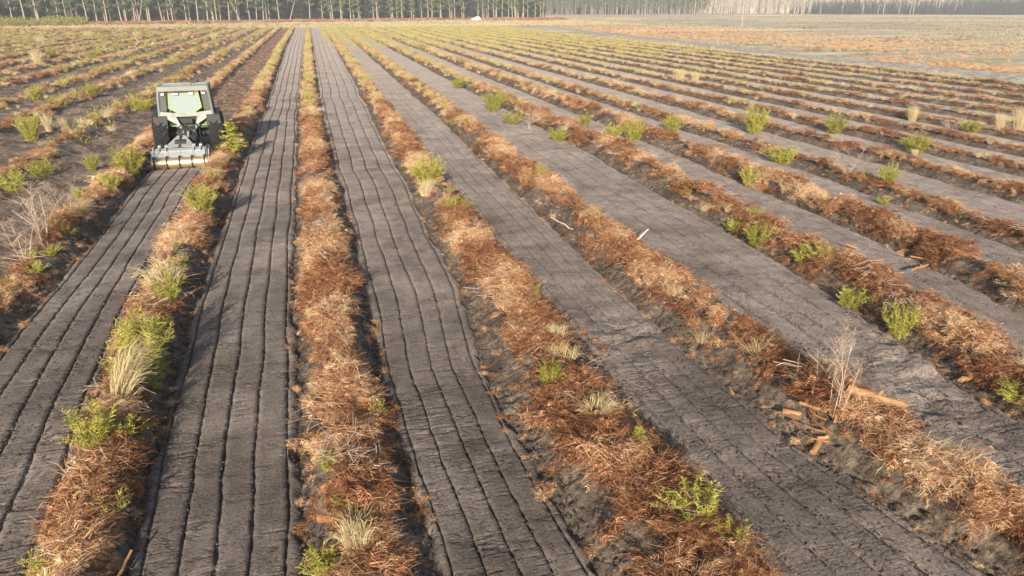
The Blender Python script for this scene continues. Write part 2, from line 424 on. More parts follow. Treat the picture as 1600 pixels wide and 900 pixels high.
# worked lanes: rolled peat with five pressed grooves each
def make_lane(i):
    a, b = order[i], order[i + 1]
    xm = (ROWS[a][0][0][1] + ROWS[b][0][0][1]) / 2
    first = i == 0
    y0 = y_start(xm + (2 if xm > 0 else -2) * -1); y1 = 32.6 if first else Y_END
    near = i < 5
    ys = np.concatenate([y_rows(y0, 26, .0021, .016)[:-1], y_rows(26, y1, .0045, .1)]) if near else y_rows(y0, y1, .006, .06)
    xl = row_c(a, ys) + row_w(a, ys); xr = row_c(b, ys) - row_w(b, ys)
    if first:
        t = sstep(27, 33, ys)
        xl = xl * (1 - t) + -7.12 * t; xr = xr * (1 - t) + -4.95 * t
    c = (xl + xr) / 2; hw = (xr - xl) / 2
    # slow weave of the whole pass, shared by its grooves
    c = c + .05 * (vnoise(ys / 1.7, i * 9.1, 80) - .5) + .09 * (vnoise(ys / 4.5, i * 4.4, 81) - .5)
    g0 = [-.98, -.49, 0, .49, .98]
    cols, kind = [], []
    def put(o, j=-1, d=0.0): cols.append(o); kind.append((j, d))
    gw = .024 if near else .042
    put(-1.34); put(-1.20); put(-1.13); put(-1.07)
    sub = [.33, .67] if near else [.5]
    for j, g in enumerate(g0):
        for d in ((-1.0, -.62, -.3, 0, .3, .62, 1.0) if near else (-1.0, -.4, .4, 1.0)): put(g + d * gw, j, d)
        if j < 4:
            for s in np.linspace(0, 1, 7 if near else 4)[1:-1]: put(g + gw + (.49 - 2 * gw) * s)
    put(1.07); put(1.13); put(1.20); put(1.34)
    co = np.array(cols)
    W = np.maximum(hw, .9) / 1.16
    X = c[:, None] + co[None, :] * W[:, None]
    Y = np.repeat(ys[:, None], len(co), 1)
    Z = np.zeros_like(X)
    amp = [.085, .08, .08, .09, .09][i] if near else .06
    churn = np.zeros_like(X)
    for (cx, cy, rx, ry, s) in CHURN:
        churn = np.maximum(churn, s * np.exp(-((X - cx) / rx) ** 2 - ((Y - cy) / ry) ** 2))
    for n, (j, d) in enumerate(kind):
        if j >= 0:
            wob = .022 * (vnoise(ys / .55, j * 3 + i * 17, 82) - .5) + .05 * (vnoise(ys / 2.3, j * 5 + i * 11, 83) - .5)
            X[:, n] += wob + d * gw * (1.1 * (vnoise(ys / .10, j * 9 + i + (4 if d > 0 else 0), 79) - .5) + .2)
            depth = amp * (.45 + .8 * vnoise(ys / .12, j * 3 + i, 84))
            if i >= 3: depth = depth * (.6 + .6 * sstep(.35, .6, vnoise(ys / 1.4, j * 7 + i * 3, 85)))
            prof = max(0.0, 1 - abs(d)) if abs(d) < 1 else 0.0
            Z[:, n] -= depth * (prof ** .6) * (1 - np.clip(churn[:, n], 0, .9))
    # slight crown between grooves, cross ripples left by the roller, clods
    Z += .014 * fbm(X * 1.3, Y * .8, 86, 3) + .05 * fbm(X * .25, Y * .12, 87, 2)
    rip = vnoise(X * 2.2 + 3 * vnoise(Y * .9, i, 88), Y * 11.0, 89)
    rs = sstep(.40, .62, vnoise(X * .6, Y * .28, 90)) * (.3 + .7 * sstep(30, 8, Y))
    if near:
        for (fx_, fy_, sd, dp, wd_) in ((2.1, 6.5, 201, .026, .065), (3.4, 12.0, 202, .014, .08)):
            vn = vnoise(X * fx_ + 1.5 * vnoise(X * 5, Y * 5, sd + 7), Y * fy_, sd)
            wh = sstep(.48, .66, vnoise(X * 1.1, Y * .6, sd + 3)) * (1 - sstep(8, 20, Y)) * sstep(.25, .5, vnoise(X * 6, Y * 2.0, sd + 5))
            Z -= dp * (1.0 if i < 3 else .45) * wh * (1 - sstep(wd_ * .3, wd_, np.abs(vn - .5)))
    Z += -.010 * rs * (sstep(.74, .82, rip)) + .005 * fbm(X * 7, Y * 7, 91, 2) + .0045 * (rng.random(X.shape) - .5) * (.4 + .6 * sstep(40, 10, Y))
    Z += churn * (.30 * fbm(X * 2.5, Y * 2.5, 92, 4) - .02)
    edge = np.abs(co)
    for n in np.nonzero(edge > 1.05)[0]: X[:, n] += .07 * (vnoise(ys / .22, i * 3 + (5 if co[n] > 0 else 0), 77) - .5) + .12 * (vnoise(ys / .9, i * 5 + (5 if co[n] > 0 else 0), 78) - .5)
    drop = np.where(edge > 1.3, -.55, np.where(edge > 1.18, -.16, np.where(edge > 1.1, -.05, 0.0)))
    Z += drop[None, :]
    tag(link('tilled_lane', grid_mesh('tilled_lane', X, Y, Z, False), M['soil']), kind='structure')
CHURN = [(5.9, 12.6, .8, 1.2, .9), (11.2, 10.0, 1.2, 1.4, 1.0), (10.0, 8.6, 1.1, 1.5, .7), (14.4, 31, 1.0, 2.2, .9), (10.6, 38, 1.0, 2.5, .8),
         (2.1, 36, .9, .5, .5), (-1.6, 20.6, .5, .5, .6), (6.2, 7.5, .5, .6, .4), (-5.9, 14.9, .6, .3, .6)]
for i in range(len(order) - 1): make_lane(i)
# soil banks under the debris rows
for k in order:
    x0 = ROWS[k][0][0][1]
    ys = y_rows(y_start(x0) - .5, Y_END, .0055, .045)
    us = np.linspace(-1.25, 1.25, 41 if k in 'BCDEFG' else 19)
    c, wd = row_c(k, ys), row_w(k, ys)
    X = c[:, None] + us[None, :] * wd[:, None]
    Y = np.repeat(ys[:, None], len(us), 1)
    tag(link('soil_bank', grid_mesh('soil_bank', X, Y, bank_z(k, X, Y) + .018 * (rng.random(X.shape) - .5), False), M['bank']), kind='structure')

# unworked ground left of the tractor, with low debris rows every four metres
LROW = [-12.3, -16.8, -20.9, -25.6] + [-29.8 - 4.2 * i for i in range(17)]
def left_row_c(i, y): return LROW[i] - .0025 * y + .5 * (vnoise(np.asarray(y) / 14, i * 3.3, 95) - .5)
def left_z(x, y):
    x, y = np.asarray(x, float), np.asarray(y, float)
    z = .34 * fbm(x * .9, y * .9, 96, 4) + .20 * fbm(x * 3.2, y * 3.2, 97, 3) - .02
    for i in range(len(LROW)):
        d = x - left_row_c(i, y)
        z = z + .34 * np.exp(-(d / .55) ** 2) * (.4 + .9 * vnoise(y / 3, i * 5.1, 98))
    # ruts along the rows
    return z
lx = np.concatenate([np.linspace(-7.6, -30, 190), np.linspace(-30.2, -107, 230)])
ly = y_rows(8, 246, .0065, .12)
LX, LY = np.meshgrid(lx, ly)
LX = LX.copy()
edge = row_c('B', LY) - row_w('B', LY) * .9
# the first lane is unworked beyond the tractor: the sheet widens there under the machine
LX = np.where(LX > -9.5, LX + 0 * LX, LX)
LZ = left_z(LX, LY) - .6 * sstep(-.05, .5, LX - edge) - .6 * sstep(-104, -107, LX)
me = grid_mesh('rough_field', LX, LY, LZ + .05 * (rng.random(LX.shape) - .5), False)
tag(link('rough_field', me, M['rough']), kind='structure')
ux = np.linspace(-7.7, -4.6, 40); uy = y_rows(32.4, 245, .008, .12)
UX, UY = np.meshgrid(ux, uy)
sh = (row_c('B', UY) + row_c('C', UY)) / 2 + 6.1
UX = UX + sh
UZ = .02 + .12 * fbm(UX * .9, UY * .9, 96, 4) + .08 * fbm(UX * 3.5, UY * 3.5, 97, 2) - .06 * sstep(36, 33, UY)
tag(link('unworked_lane', grid_mesh('unworked_lane', UX, UY, UZ), M['rough']), kind='structure')

# ------------------------------------------------------------ plants and litter kept as meshes for scattering
def V3(*a): return Vector(a)
def fern_frond(mb, base, ang, length, lift, curl, shade):
    d = V3(math.cos(ang), math.sin(ang), 0)
    pts = []
    n = 7
    for i in range(n):
        t = i / (n - 1)
        pts.append(Vector(base) + d * length * t * (1 - .25 * t * curl) + V3(0, 0, lift * math.sin(t * math.pi * .8) - curl * .18 * t * t) + V3(random.gauss(0, .012), random.gauss(0, .012), 0))
    mb.ribbon(pts, .014, shade * .6)
    s = d.cross(V3(0, 0, 1))
    for i in range(1, 17):
        t = i / 17
        j = min(int(t * (n - 1)), n - 2); f = t * (n - 1) - j
        p = pts[j].lerp(pts[j + 1], f)
        L = length * .32 * (1 - t) ** .7 + .02
        for sg in (-1, 1):
            if random.random() < .15: continue
            droop = random.uniform(.1, .9)
            e = p + s * sg * L * random.uniform(.5, 1.1) + d * L * random.uniform(.1, .6) + V3(0, 0, -L * droop)
            q = p.lerp(e, .5) + V3(0, 0, L * .15)
            mb.ribbon([p, q, e], .009 + .015 * random.random(), min(1, max(0, shade + random.gauss(0, .25))))
def bracken_clump(seed, R0=.30, H=.26):
    random.seed(seed); mb = MB()
    for i in range(9):
        a = random.uniform(0, 6.283); r = random.uniform(0, R0 * .6)
        fern_frond(mb, (r * math.cos(a), r * math.sin(a), random.uniform(0, H * .7)), random.uniform(0, 6.283), random.uniform(.28, .6), random.uniform(-.02, .2), random.uniform(.2, 1.2), random.uniform(.15, .85))
    for i in range(150):       # loose dead stalks
        a = random.uniform(0, 6.283); r = R0 * math.sqrt(random.random())
        p = V3(r * math.cos(a), r * math.sin(a), random.uniform(0, H))
        b = random.uniform(0, 6.283); L = random.uniform(.12, .42)
        d = V3(math.cos(b), math.sin(b), random.uniform(-.35, .5)).normalized()
        m = p + d * L * .5 + V3(random.gauss(0, .03), random.gauss(0, .03), random.gauss(.02, .03))
        mb.ribbon([p, m, p + d * L], random.uniform(.004, .010), random.random())
    return mb.mesh('bracken_clump', fix=False)
def grass_clump(seed, n, H, spread, wid, lean=(0, 0)):
    random.seed(seed); mb = MB()
    for i in range(n):
        a = random.uniform(0, 6.283); r = spread * .45 * math.sqrt(random.random())
        p = V3(r * math.cos(a), r * math.sin(a), 0)
        h = H * random.uniform(.25, 1.0) ** .8; o = spread * random.uniform(.0, .9) * (1.4 if random.random() < .25 else 1)
        b = random.uniform(0, 6.283) if random.random() < .5 else a + random.gauss(0, .6)
        dx, dy = math.cos(b) * o + lean[0] * h, math.sin(b) * o + lean[1] * h
        droop = random.uniform(0, .55)
        tip = p + V3(dx, dy, h * (1 - droop)); q1 = p + V3(dx * .22, dy * .22, h * .45); q2 = p + V3(dx * .6, dy * .6, h * (.85 - .25 * droop))
        mb.ribbon([p, q1, q2, tip], wid * random.uniform(.7, 1.3), random.random())
    return mb.mesh('grass_tuft', fix=False)
def gorse_mesh(seed, H=1.0, Rr=.55, stems=26, dens=26, cone=False, wl=.024):
    """upright green sprays set with small spiky leaves; unit-height bush"""
    random.seed(seed); mb = MB()
    for s in range(stems):
        a = random.uniform(0, 6.283); r = Rr * .35 * math.sqrt(random.random())
        p = V3(r * math.cos(a), r * math.sin(a), 0)
        if cone:
            t = (s + .5) / stems
            p = V3(0, 0, t * H * .8)
            o = Rr * (1 - t) * random.uniform(.6, 1.1)
            tip = p + V3(math.cos(a) * o, math.sin(a) * o, .12 * H + .1 * H * random.random())
        else:
            o = Rr * random.uniform(.15, 1.0)
            h = H * random.uniform(.55, 1.0) * (1 - .35 * (o / Rr) ** 2)
            tip = p + V3(math.cos(a) * o, math.sin(a) * o, h)
        sh = random.uniform(0, .5)
        for i in range(dens):
            t = (i + random.random()) / dens
            q = p.lerp(tip, t) + V3(0, 0, .10 * H * math.sin(t * 3.14))
            d = V3(random.gauss(0, 1), random.gauss(0, 1), random.uniform(.1, 1.4)).normalized()
            L = (.10 + .09 * (1 - t)) * H ** .5 * random.uniform(.6, 1.2) * (.6 if cone else 1)
            mb.ribbon([q, q + d * L * .55 + V3(0, 0, .01), q + d * L], wl * (.7 + .6 * random.random()), min(1, sh + random.uniform(0, .6)))
    return mb.mesh('foliage', fix=False)
def stick_heap(seed, n=9):
    random.seed(seed); mb = MB()
    for i in range(n):
        a = random.uniform(0, 6.283); L = random.uniform(.25, 1.0)
        p = V3(random.uniform(-.35, .35), random.uniform(-.35, .35), random.uniform(.02, .3))
        d = V3(math.cos(a), math.sin(a), random.gauss(0, .22)) * L / 2
        k = V3(random.gauss(0, .04), random.gauss(0, .04), random.gauss(0, .05))
        r = random.uniform(.004, .011)
        mb.tube([p - d, p + k, p + d], [r, r * .9, r * .5], 4, False)
    return mb.mesh('stick_heap', fix=False)

def proto_coll(name, meshes, mat):
    c = bpy.data.collections.new(name)
    for i, me in enumerate(meshes):
        if not me.materials: me.materials.append(mat)
        c.objects.link(bpy.data.objects.new('%s_%02d' % (name, i), me))
    c['n'] = len(meshes)
    return c
def in_view(x, y, m=4.0):
    f = x * math.sin(R(YAW)) + y * math.cos(R(YAW)); s = x * math.cos(R(YAW)) - y * math.sin(R(YAW))
    return np.abs(s) < f * .78 + m
GROUPS = {}
def scatter_group(coll):
    if coll.name in GROUPS: return GROUPS[coll.name]
    ng = bpy.data.node_groups.new('scatter_' + coll.name, 'GeometryNodeTree')
    ng.interface.new_socket('Geometry', in_out='INPUT', socket_type='NodeSocketGeometry')
    ng.interface.new_socket('Geometry', in_out='OUTPUT', socket_type='NodeSocketGeometry')
    gi, go = ng.nodes.new('NodeGroupInput'), ng.nodes.new('NodeGroupOutput')
    ci = ng.nodes.new('GeometryNodeCollectionInfo'); ci.inputs[0].default_value = coll
    ci.inputs['Separate Children'].default_value = True; ci.inputs['Reset Children'].default_value = True
    ip = ng.nodes.new('GeometryNodeInstanceOnPoints'); ip.inputs['Pick Instance'].default_value = True
    L = ng.links.new
    L(gi.outputs[0], ip.inputs['Points']); L(ci.outputs[0], ip.inputs['Instance'])
    for nm, typ, soc in (('idx', 'INT', 'Instance Index'), ('rot', 'FLOAT_VECTOR', 'Rotation'), ('scl', 'FLOAT_VECTOR', 'Scale')):
        na = ng.nodes.new('GeometryNodeInputNamedAttribute'); na.data_type = typ; na.inputs[0].default_value = nm
        L(na.outputs[0], ip.inputs[soc])
    L(ip.outputs[0], go.inputs[0])
    GROUPS[coll.name] = ng
    return ng
def scatter(name, coll, P, scl, tint, tilt=.25, rz=None, sz=None):
    P = np.asarray(P, np.float32); n = len(P)
    if n == 0: return
    me = bpy.data.meshes.new(name)
    me.vertices.add(n); me.vertices.foreach_set('co', P.ravel())
    rot = np.stack([rng.normal(0, tilt, n), rng.normal(0, tilt, n), rng.uniform(0, 6.283, n) if rz is None else rz], 1).astype(np.float32)
    s = np.broadcast_to(np.asarray(scl, float), (n,))
    S = np.stack([s, s, s * (rng.uniform(.75, 1.2, n) if sz is None else sz)], 1).astype(np.float32)
    a = me.attributes.new('rot', 'FLOAT_VECTOR', 'POINT'); a.data.foreach_set('vector', rot.ravel())
    a = me.attributes.new('scl', 'FLOAT_VECTOR', 'POINT'); a.data.foreach_set('vector', S.ravel())
    a = me.attributes.new('idx', 'INT', 'POINT'); a.data.foreach_set('value', rng.integers(0, coll['n'], n).astype(np.int32))
    a = me.attributes.new('tint', 'FLOAT', 'POINT'); a.data.foreach_set('value', np.broadcast_to(np.asarray(tint, float), (n,)).astype(np.float32))
    o = link(name, me)
    md = o.modifiers.new('scatter', 'NODES'); md.node_group = scatter_group(coll)
    tag(o, kind='stuff')
    return o
C_BRACKEN = proto_coll('bracken', [bracken_clump(100 + i) for i in range(8)], M['bracken'])
C_STICKS = proto_coll('sticks', [stick_heap(200 + i) for i in range(4)], M['twig'])
C_GRASS = proto_coll('grass', [grass_clump(300 + i, 90, .42, .30, .009) for i in range(4)], M['straw'])
C_HERB = proto_coll('herb', [gorse_mesh(400 + i, .5, .42, 20, 26, False, .014) for i in range(4)], M['green'])
C_FAR_HERB = proto_coll('far_herb', [gorse_mesh(420 + i, .6, .5, 9, 9) for i in range(3)], M['green'])
def clod_mesh(seed):
    random.seed(seed); mb = MB()
    n, m = 7, 4; vs = [(0, 0, .5)]
    for i in range(1, m):
        for k in range(n):
            t = i / m * math.pi * .62; a = 6.283 * k / n + i * .4
            r = random.uniform(.7, 1.2)
            vs.append((math.sin(t) * math.cos(a) * r, math.sin(t) * math.sin(a) * r, math.cos(t) * .5 * r))
    fs = [(0, 1 + k, 1 + (k + 1) % n) for k in range(n)]
    for i in range(m - 2):
        for k in range(n): fs.append((1 + i * n + k, 1 + (i + 1) * n + k, 1 + (i + 1) * n + (k + 1) % n, 1 + i * n + (k + 1) % n))
    mb.add(vs, fs)
    return mb.mesh('clod')
C_CLOD = proto_coll('clod', [clod_mesh(500 + i) for i in range(6)], M['bank'])

def chunk_mesh(seed):
    random.seed(seed); mb = MB()
    L = random.uniform(.12, .34); r = random.uniform(.012, .034); n = 6
    pts = [(-L / 2, 0, 0), (-L * .1, random.gauss(0, .01), random.gauss(0, .01)), (L / 2, random.gauss(0, .02), random.gauss(0, .02))]
    mb.tube(pts, [r, r * random.uniform(.8, 1.1), r * random.uniform(.3, .9)], n, True, .3)
    return mb.mesh('wood_chunk')
C_CHUNK = proto_coll('wood_chunk', [chunk_mesh(520 + i) for i in range(5)], M['wood'])
C_CHUNK_B = proto_coll('bark_chunk', [chunk_mesh(530 + i) for i in range(5)], M['log_bark'])
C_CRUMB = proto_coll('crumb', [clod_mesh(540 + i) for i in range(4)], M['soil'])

def row_points(k, y0, dens):
    """points along one debris row; dens(y) per metre"""
    ys = np.arange(y0, Y_END, .5)
    n = rng.poisson(np.maximum(dens(ys) * .5, 0))
    y = np.repeat(ys, n) + rng.uniform(0, .5, n.sum())
    u = np.clip(rng.normal(0, .33 if ROWS[k][0][0][1] < 16 else .22, len(y)), -.66, .66) - .05
    return y, u
ri = 0
for k in order:
    ri += 1
    x0 = ROWS[k][0][0][1]; y0 = y_start(x0) + .3
    far_fade = lambda y: 1 / (1 + np.maximum(np.asarray(y) - 14, 0) / 16)
    gr = lambda y: np.clip(.08 + .62 * sstep(30, 66, y) * (1.0 if ri < 9 else .45) + .9 * (vnoise(np.asarray(y) / 5, ri * 3.7, 111) - .62), .0, .9) if k not in ('B',) else np.clip(.18 + 1.0 * (vnoise(np.asarray(y) / 4, ri * 3.7, 111) - .5), 0, .9)
    if k == 'C': gr = lambda y: np.clip(.24 + 1.1 * (vnoise(np.asarray(y) / 3.0, 3.7, 111) - .5) + .45 * sstep(40, 75, y), 0, .9)
    y, u = row_points(k, y0, lambda y: (4.5 + 23 * far_fade(y)) * (1 - .8 * gr(y)) * (.25 + 1.15 * sstep(.22, .55, vnoise(np.asarray(y) / 1.3, ri * 4.9, 125))))
    x = row_c(k, y) + u * row_w(k, y)
    u = u * (.62 + .55 * vnoise(y / 1.7, ri * 7.9, 126)) + .22 * (vnoise(y / 2.6, ri * 1.9, 127) - .5)
    x = row_c(k, y) + u * row_w(k, y)
    s = .62 + .24 * sstep(12, 70, y)
    rowt = {'D': .16, 'E': -.16 * (1 - sstep(11, 17, y)), 'F': -.06}.get(k, 0.0)
    t = np.clip(.29 + rowt + 1.5 * (vnoise(x / .7, y / 1.6, 120) - .5) + .9 * (vnoise(y / .8, ri, 121) - .5) - .25 * np.abs(u) + .20 * sstep(20, 80, y) + rng.normal(0, .24, len(x)), 0, 1)
    s = s * (.6 + .8 * vnoise(x / .5, y / .8, 122)) * rng.uniform(.75, 1.2, len(x)) * (1 - .42 * sstep(16, 32, x))
    z = bank_z(k, x, y) + .22 * (1 - np.abs(u)) * vnoise(y / 1.0, ri * 9.0, 123) * (1 - .6 * sstep(25, 70, y))
    scatter('bracken_litter', C_BRACKEN, np.stack([x, y, z], 1), s, t, .35, None, rng.uniform(.45, 1.25, len(x)) * (1 - .35 * sstep(25, 70, y)))
    # scraps thrown to the sides of the row and over the edges of the lanes
    if x0 < 24:
        ye = np.arange(y0, 45, .25); n = rng.poisson(9.0 * .5 / (1 + np.maximum(ye - 12, 0) / 16)); y = np.repeat(ye, n) + rng.uniform(0, .25, n.sum())
        u = np.where(rng.random(len(y)) < .5, -1, 1) * (.40 + .75 * rng.random(len(y)) ** 1.6)
        x = row_c(k, y) + u * row_w(k, y)
        zz = np.where(np.abs(u) < 1.02, bank_z(k, x, y) - .02, -.03)
        scatter('bracken_scraps', C_BRACKEN, np.stack([x, y, zz], 1), .10 + .26 * rng.random(len(x)), np.clip(.35 + .3 * rng.normal(0, 1, len(x)), 0, 1), .3)
    # green herbs and young gorse among it
    y, u = row_points(k, y0, lambda y: gr(y) * (2.4 + 4.0 * far_fade(y)))
    x = row_c(k, y) + u * row_w(k, y) * .85
    scatter('green_herbs', C_HERB if x0 < 14 else C_FAR_HERB, np.stack([x, y, bank_z(k, x, y)], 1), (.35 + .4 * rng.random(len(y))) * (1 + .25 * sstep(40, 100, y)), np.clip(.3 + .5 * rng.random(len(y)) + .25 * sstep(30, 80, y), 0, 1), .2)
    # dry grass
    y, u = row_points(k, y0, lambda y: .15 + 2.4 * sstep(30, 80, y) + 1.6 * sstep(.62, .8, vnoise(np.asarray(y) / 4, ri * 8.1, 112)))
    x = row_c(k, y) + u * row_w(k, y)
    scatter('dry_grass', C_GRASS, np.stack([x, y, bank_z(k, x, y) + .03], 1), .6 + .5 * rng.random(len(y)), .05 + .4 * rng.random(len(y)), .25)
    # twigs
    y, u = row_points(k, y0, lambda y: (.7 + 1.5 * sstep(.55, .8, vnoise(np.asarray(y) / 3, ri * 6.1, 113))) * (.3 + far_fade(y)))
    x = row_c(k, y) + u * row_w(k, y)
    scatter('twig_litter', C_STICKS, np.stack([x, y, bank_z(k, x, y) + .12], 1), .4 + .4 * rng.random(len(y)), .5 * rng.random(len(y)), .15)
    # clods on the muddy margins
    if x0 < 17:
        ys = np.arange(y0, 60, .25); n = rng.poisson(9 * far_fade(ys)); y = np.repeat(ys, n) + rng.uniform(0, .25, n.sum())
        u = np.where(rng.random(len(y)) < .5, -1, 1) * rng.uniform(.62, 1.02, len(y))
        x = row_c(k, y) + u * row_w(k, y)
        scatter('soil_clods', C_CLOD, np.stack([x, y, bank_z(k, x, y) - .01], 1), .02 + .075 * rng.random(len(y)) ** 2.5, 0, .4)

# crumbs on the rolled lanes, thicker along the grooves; split wood in the debris
P = []
for i in range(5):
    n = 7000
    y = 3 + 27 * rng.random(n) ** 1.5
    c = (row_c(order[i], y) + row_w(order[i], y) + row_c(order[i + 1], y) - row_w(order[i + 1], y)) / 2
    o = np.where(rng.random(n) < .55, rng.choice([-1.12, -.98, -.49, 0, .49, .98, 1.12], n) + rng.normal(0, .06, n), rng.uniform(-1.1, 1.1, n))
    x = c + o; ok = in_view(x, y, 1.0); P.append(np.stack([x[ok], y[ok], 0 * x[ok] - .004], 1))
P = np.concatenate(P)
scatter('soil_crumbs', C_CRUMB, P, .006 + .018 * rng.random(len(P)) ** 2.5, 0, .5)
def wood(coll, n, x0, x1, y0, y1, s0, s1):
    x = rng.uniform(x0, x1, n); y = rng.uniform(y0, y1, n)
    z = np.array([max(0.0, float(bank_z(min(order, key=lambda q: abs(a_ - float(row_c(q, b_)))), a_, b_))) for a_, b_ in zip(x, y)])
    scatter('wood_pieces', coll, np.stack([x, y, z + .10], 1), rng.uniform(s0, s1, n), 0, .3)
wood(C_CHUNK, 16, 6.95, 7.75, 7.8, 9.3, .7, 1.3); wood(C_CHUNK_B, 14, 6.95, 7.75, 7.8, 9.3, .7, 1.3)
wood(C_CHUNK, 14, -.5, .4, 7, 18, .3, .8); wood(C_CHUNK_B, 16, 3.4, 4.4, 6, 22, .3, .8)
wood(C_CHUNK, 14, 7.2, 8.2, 15, 19, .5, 1.1); wood(C_CHUNK, 12, 12.0, 15.5, 13, 16, .5, 1.0); wood(C_CHUNK_B, 8, -4.1, -3.1, 7, 14, .4, .8)

# left field: thin debris rows, weeds and litter between them
P, S, T = [], [], []
G, GS = [], []; D, DS = [], []
for i in range(len(LROW)):
    y0 = y_start(LROW[i]); ys = np.arange(y0, 245, .5)
    n = rng.poisson((.9 + 3.0 / (1 + np.maximum(ys - 20, 0) / 25)) * (.45 + 1.0 * sstep(.25, .7, vnoise(ys / 5, i * 2.3, 130))))
    y = np.repeat(ys, n) + rng.uniform(0, .5, n.sum()); x = left_row_c(i, y) + rng.normal(0, .33, len(y))
    P.append(np.stack([x, y, left_z(x, y) + .02], 1)); S.append(.5 + .4 * rng.random(len(y)) + .1 * sstep(40, 100, y))
    T.append(np.clip(.24 + .14 * sstep(50, 120, y) + .9 * (vnoise(x / 1.5, y / 3, 131) - .5) + .3 * rng.normal(0, .4, len(y)), 0, 1))
    n = rng.poisson((.7 + .8 * sstep(40, 80, ys)) * sstep(.42, .7, vnoise(ys / 6, i * 4.3, 132)) + .25 * sstep(40, 110, ys))
    y = np.repeat(ys, n) + rng.uniform(0, .5, n.sum()); x = left_row_c(i, y) + rng.normal(0, .4, len(y))
    G.append(np.stack([x, y, left_z(x, y)], 1)); GS.append(.5 + .8 * rng.random(len(y)))
    n = rng.poisson(.5 + .55 * sstep(50, 120, ys))
    y = np.repeat(ys, n) + rng.uniform(0, .5, n.sum()); x = left_row_c(i, y) + rng.normal(0, .6, len(y))
    D.append(np.stack([x, y, left_z(x, y)], 1)); DS.append(.5 + .8 * rng.random(len(y)))
scatter('bracken_litter', C_BRACKEN, np.concatenate(P), np.concatenate(S), np.concatenate(T), .3)
scatter('green_herbs', C_FAR_HERB, np.concatenate(G), np.concatenate(GS), .2 + .6 * rng.random(sum(map(len, G))), .2)
scatter('dry_grass', C_GRASS, np.concatenate(D), np.concatenate(DS), .1 + .7 * rng.random(sum(map(len, D))), .2)
n = 20000
y = 12 + 233 * rng.random(n) ** 1.3; x = -7.8 - 98 * rng.random(n)
ok = in_view(x, y); x, y = x[ok], y[ok]
edge = row_c('B', y) - .5; ok = x < edge; x, y = x[ok], y[ok]
scatter('plant_litter', C_BRACKEN, np.stack([x, y, left_z(x, y) - .08], 1), .12 + .22 * rng.random(len(x)) + .12 * sstep(40, 120, y), np.clip(.30 + .25 * rng.normal(0, 1, len(x)), 0, 1), .2)
n = 2200
y = 33 + 210 * rng.random(n) ** 1.2; x = (row_c('B', y) + row_c('C', y)) / 2 + rng.uniform(-1.2, 1.2, n)
ok = (y > 41) | (np.abs(x + 6) > 1.6) ; x, y = x[ok], y[ok]
scatter('plant_litter', C_BRACKEN, np.stack([x, y, 0 * x + .0], 1), .14 + .22 * rng.random(len(x)), np.clip(.28 + .25 * rng.normal(0, 1, len(x)), 0, 1), .2)
# worked lanes far off on the right are half overgrown
n = 9000
y = 90 + 160 * rng.random(n); x = 2 + 56 * rng.random(n)
ok = rng.random(n) < sstep(100, 190, y + x * .9) * .8; x, y = x[ok], y[ok]
scatter('green_herbs', C_FAR_HERB, np.stack([x, y, 0 * x], 1), .6 + .6 * rng.random(len(x)), .5 + .5 * rng.random(len(x)), .2)

# heath beyond the track and the strip before the forest
n = 16000
fx = 62 + 60 * rng.random(n) ** 1.4; fy = 20 + 300 * rng.random(n)
ok = in_view(fx, fy) & (fx > 66.5 + (fy - 60) * .058); fx, fy = fx[ok], fy[ok]
dens = sstep(.40, .60, vnoise(fx / 22, fy / 60, 141)) * sstep(150, 85, fx) + .06
ok = rng.random(len(fx)) < dens; bx, by = fx[ok], fy[ok]
scatter('heath_bracken', C_BRACKEN, np.stack([bx, by, land_z(bx, by)], 1), .45 + .45 * rng.random(len(bx)), np.clip(.75 + .2 * rng.normal(0, 1, len(bx)), 0, 1), .2)
n = 70000
fx = 60 + 420 * rng.random(n) ** 1.3; fy = 20 + 480 * rng.random(n)
dens = sstep(.45, .62, vnoise(fx / 60, fy / 40, 142)) + .1
ok = in_view(fx, fy) & (rng.random(n) < dens) & (np.abs(fx - (63.6 + (fy - 60) * .058)) > 2.3); gx_, gy_ = fx[ok], fy[ok]
scatter('heath_grass', C_GRASS, np.stack([gx_, gy_, land_z(gx_, gy_)], 1), .4 + .6 * rng.random(len(gx_)), .0 + .6 * rng.random(len(gx_)), .3)

n = 3500
fx = 64 + 300 * rng.random(n) ** 1.3; fy = 20 + 420 * rng.random(n)
ok = in_view(fx, fy) & (fx > 66.5 + (fy - 60) * .058) & (rng.random(n) < sstep(.42, .66, vnoise(fx / 40, fy / 14, 144))); fx, fy = fx[ok], fy[ok]
scatter('heath_scrub', C_BRACKEN, np.stack([fx, fy, land_z(fx, fy)], 1), .5 + .9 * rng.random(len(fx)), np.clip(.12 + .12 * rng.normal(0, 1, len(fx)), 0, 1), .2)
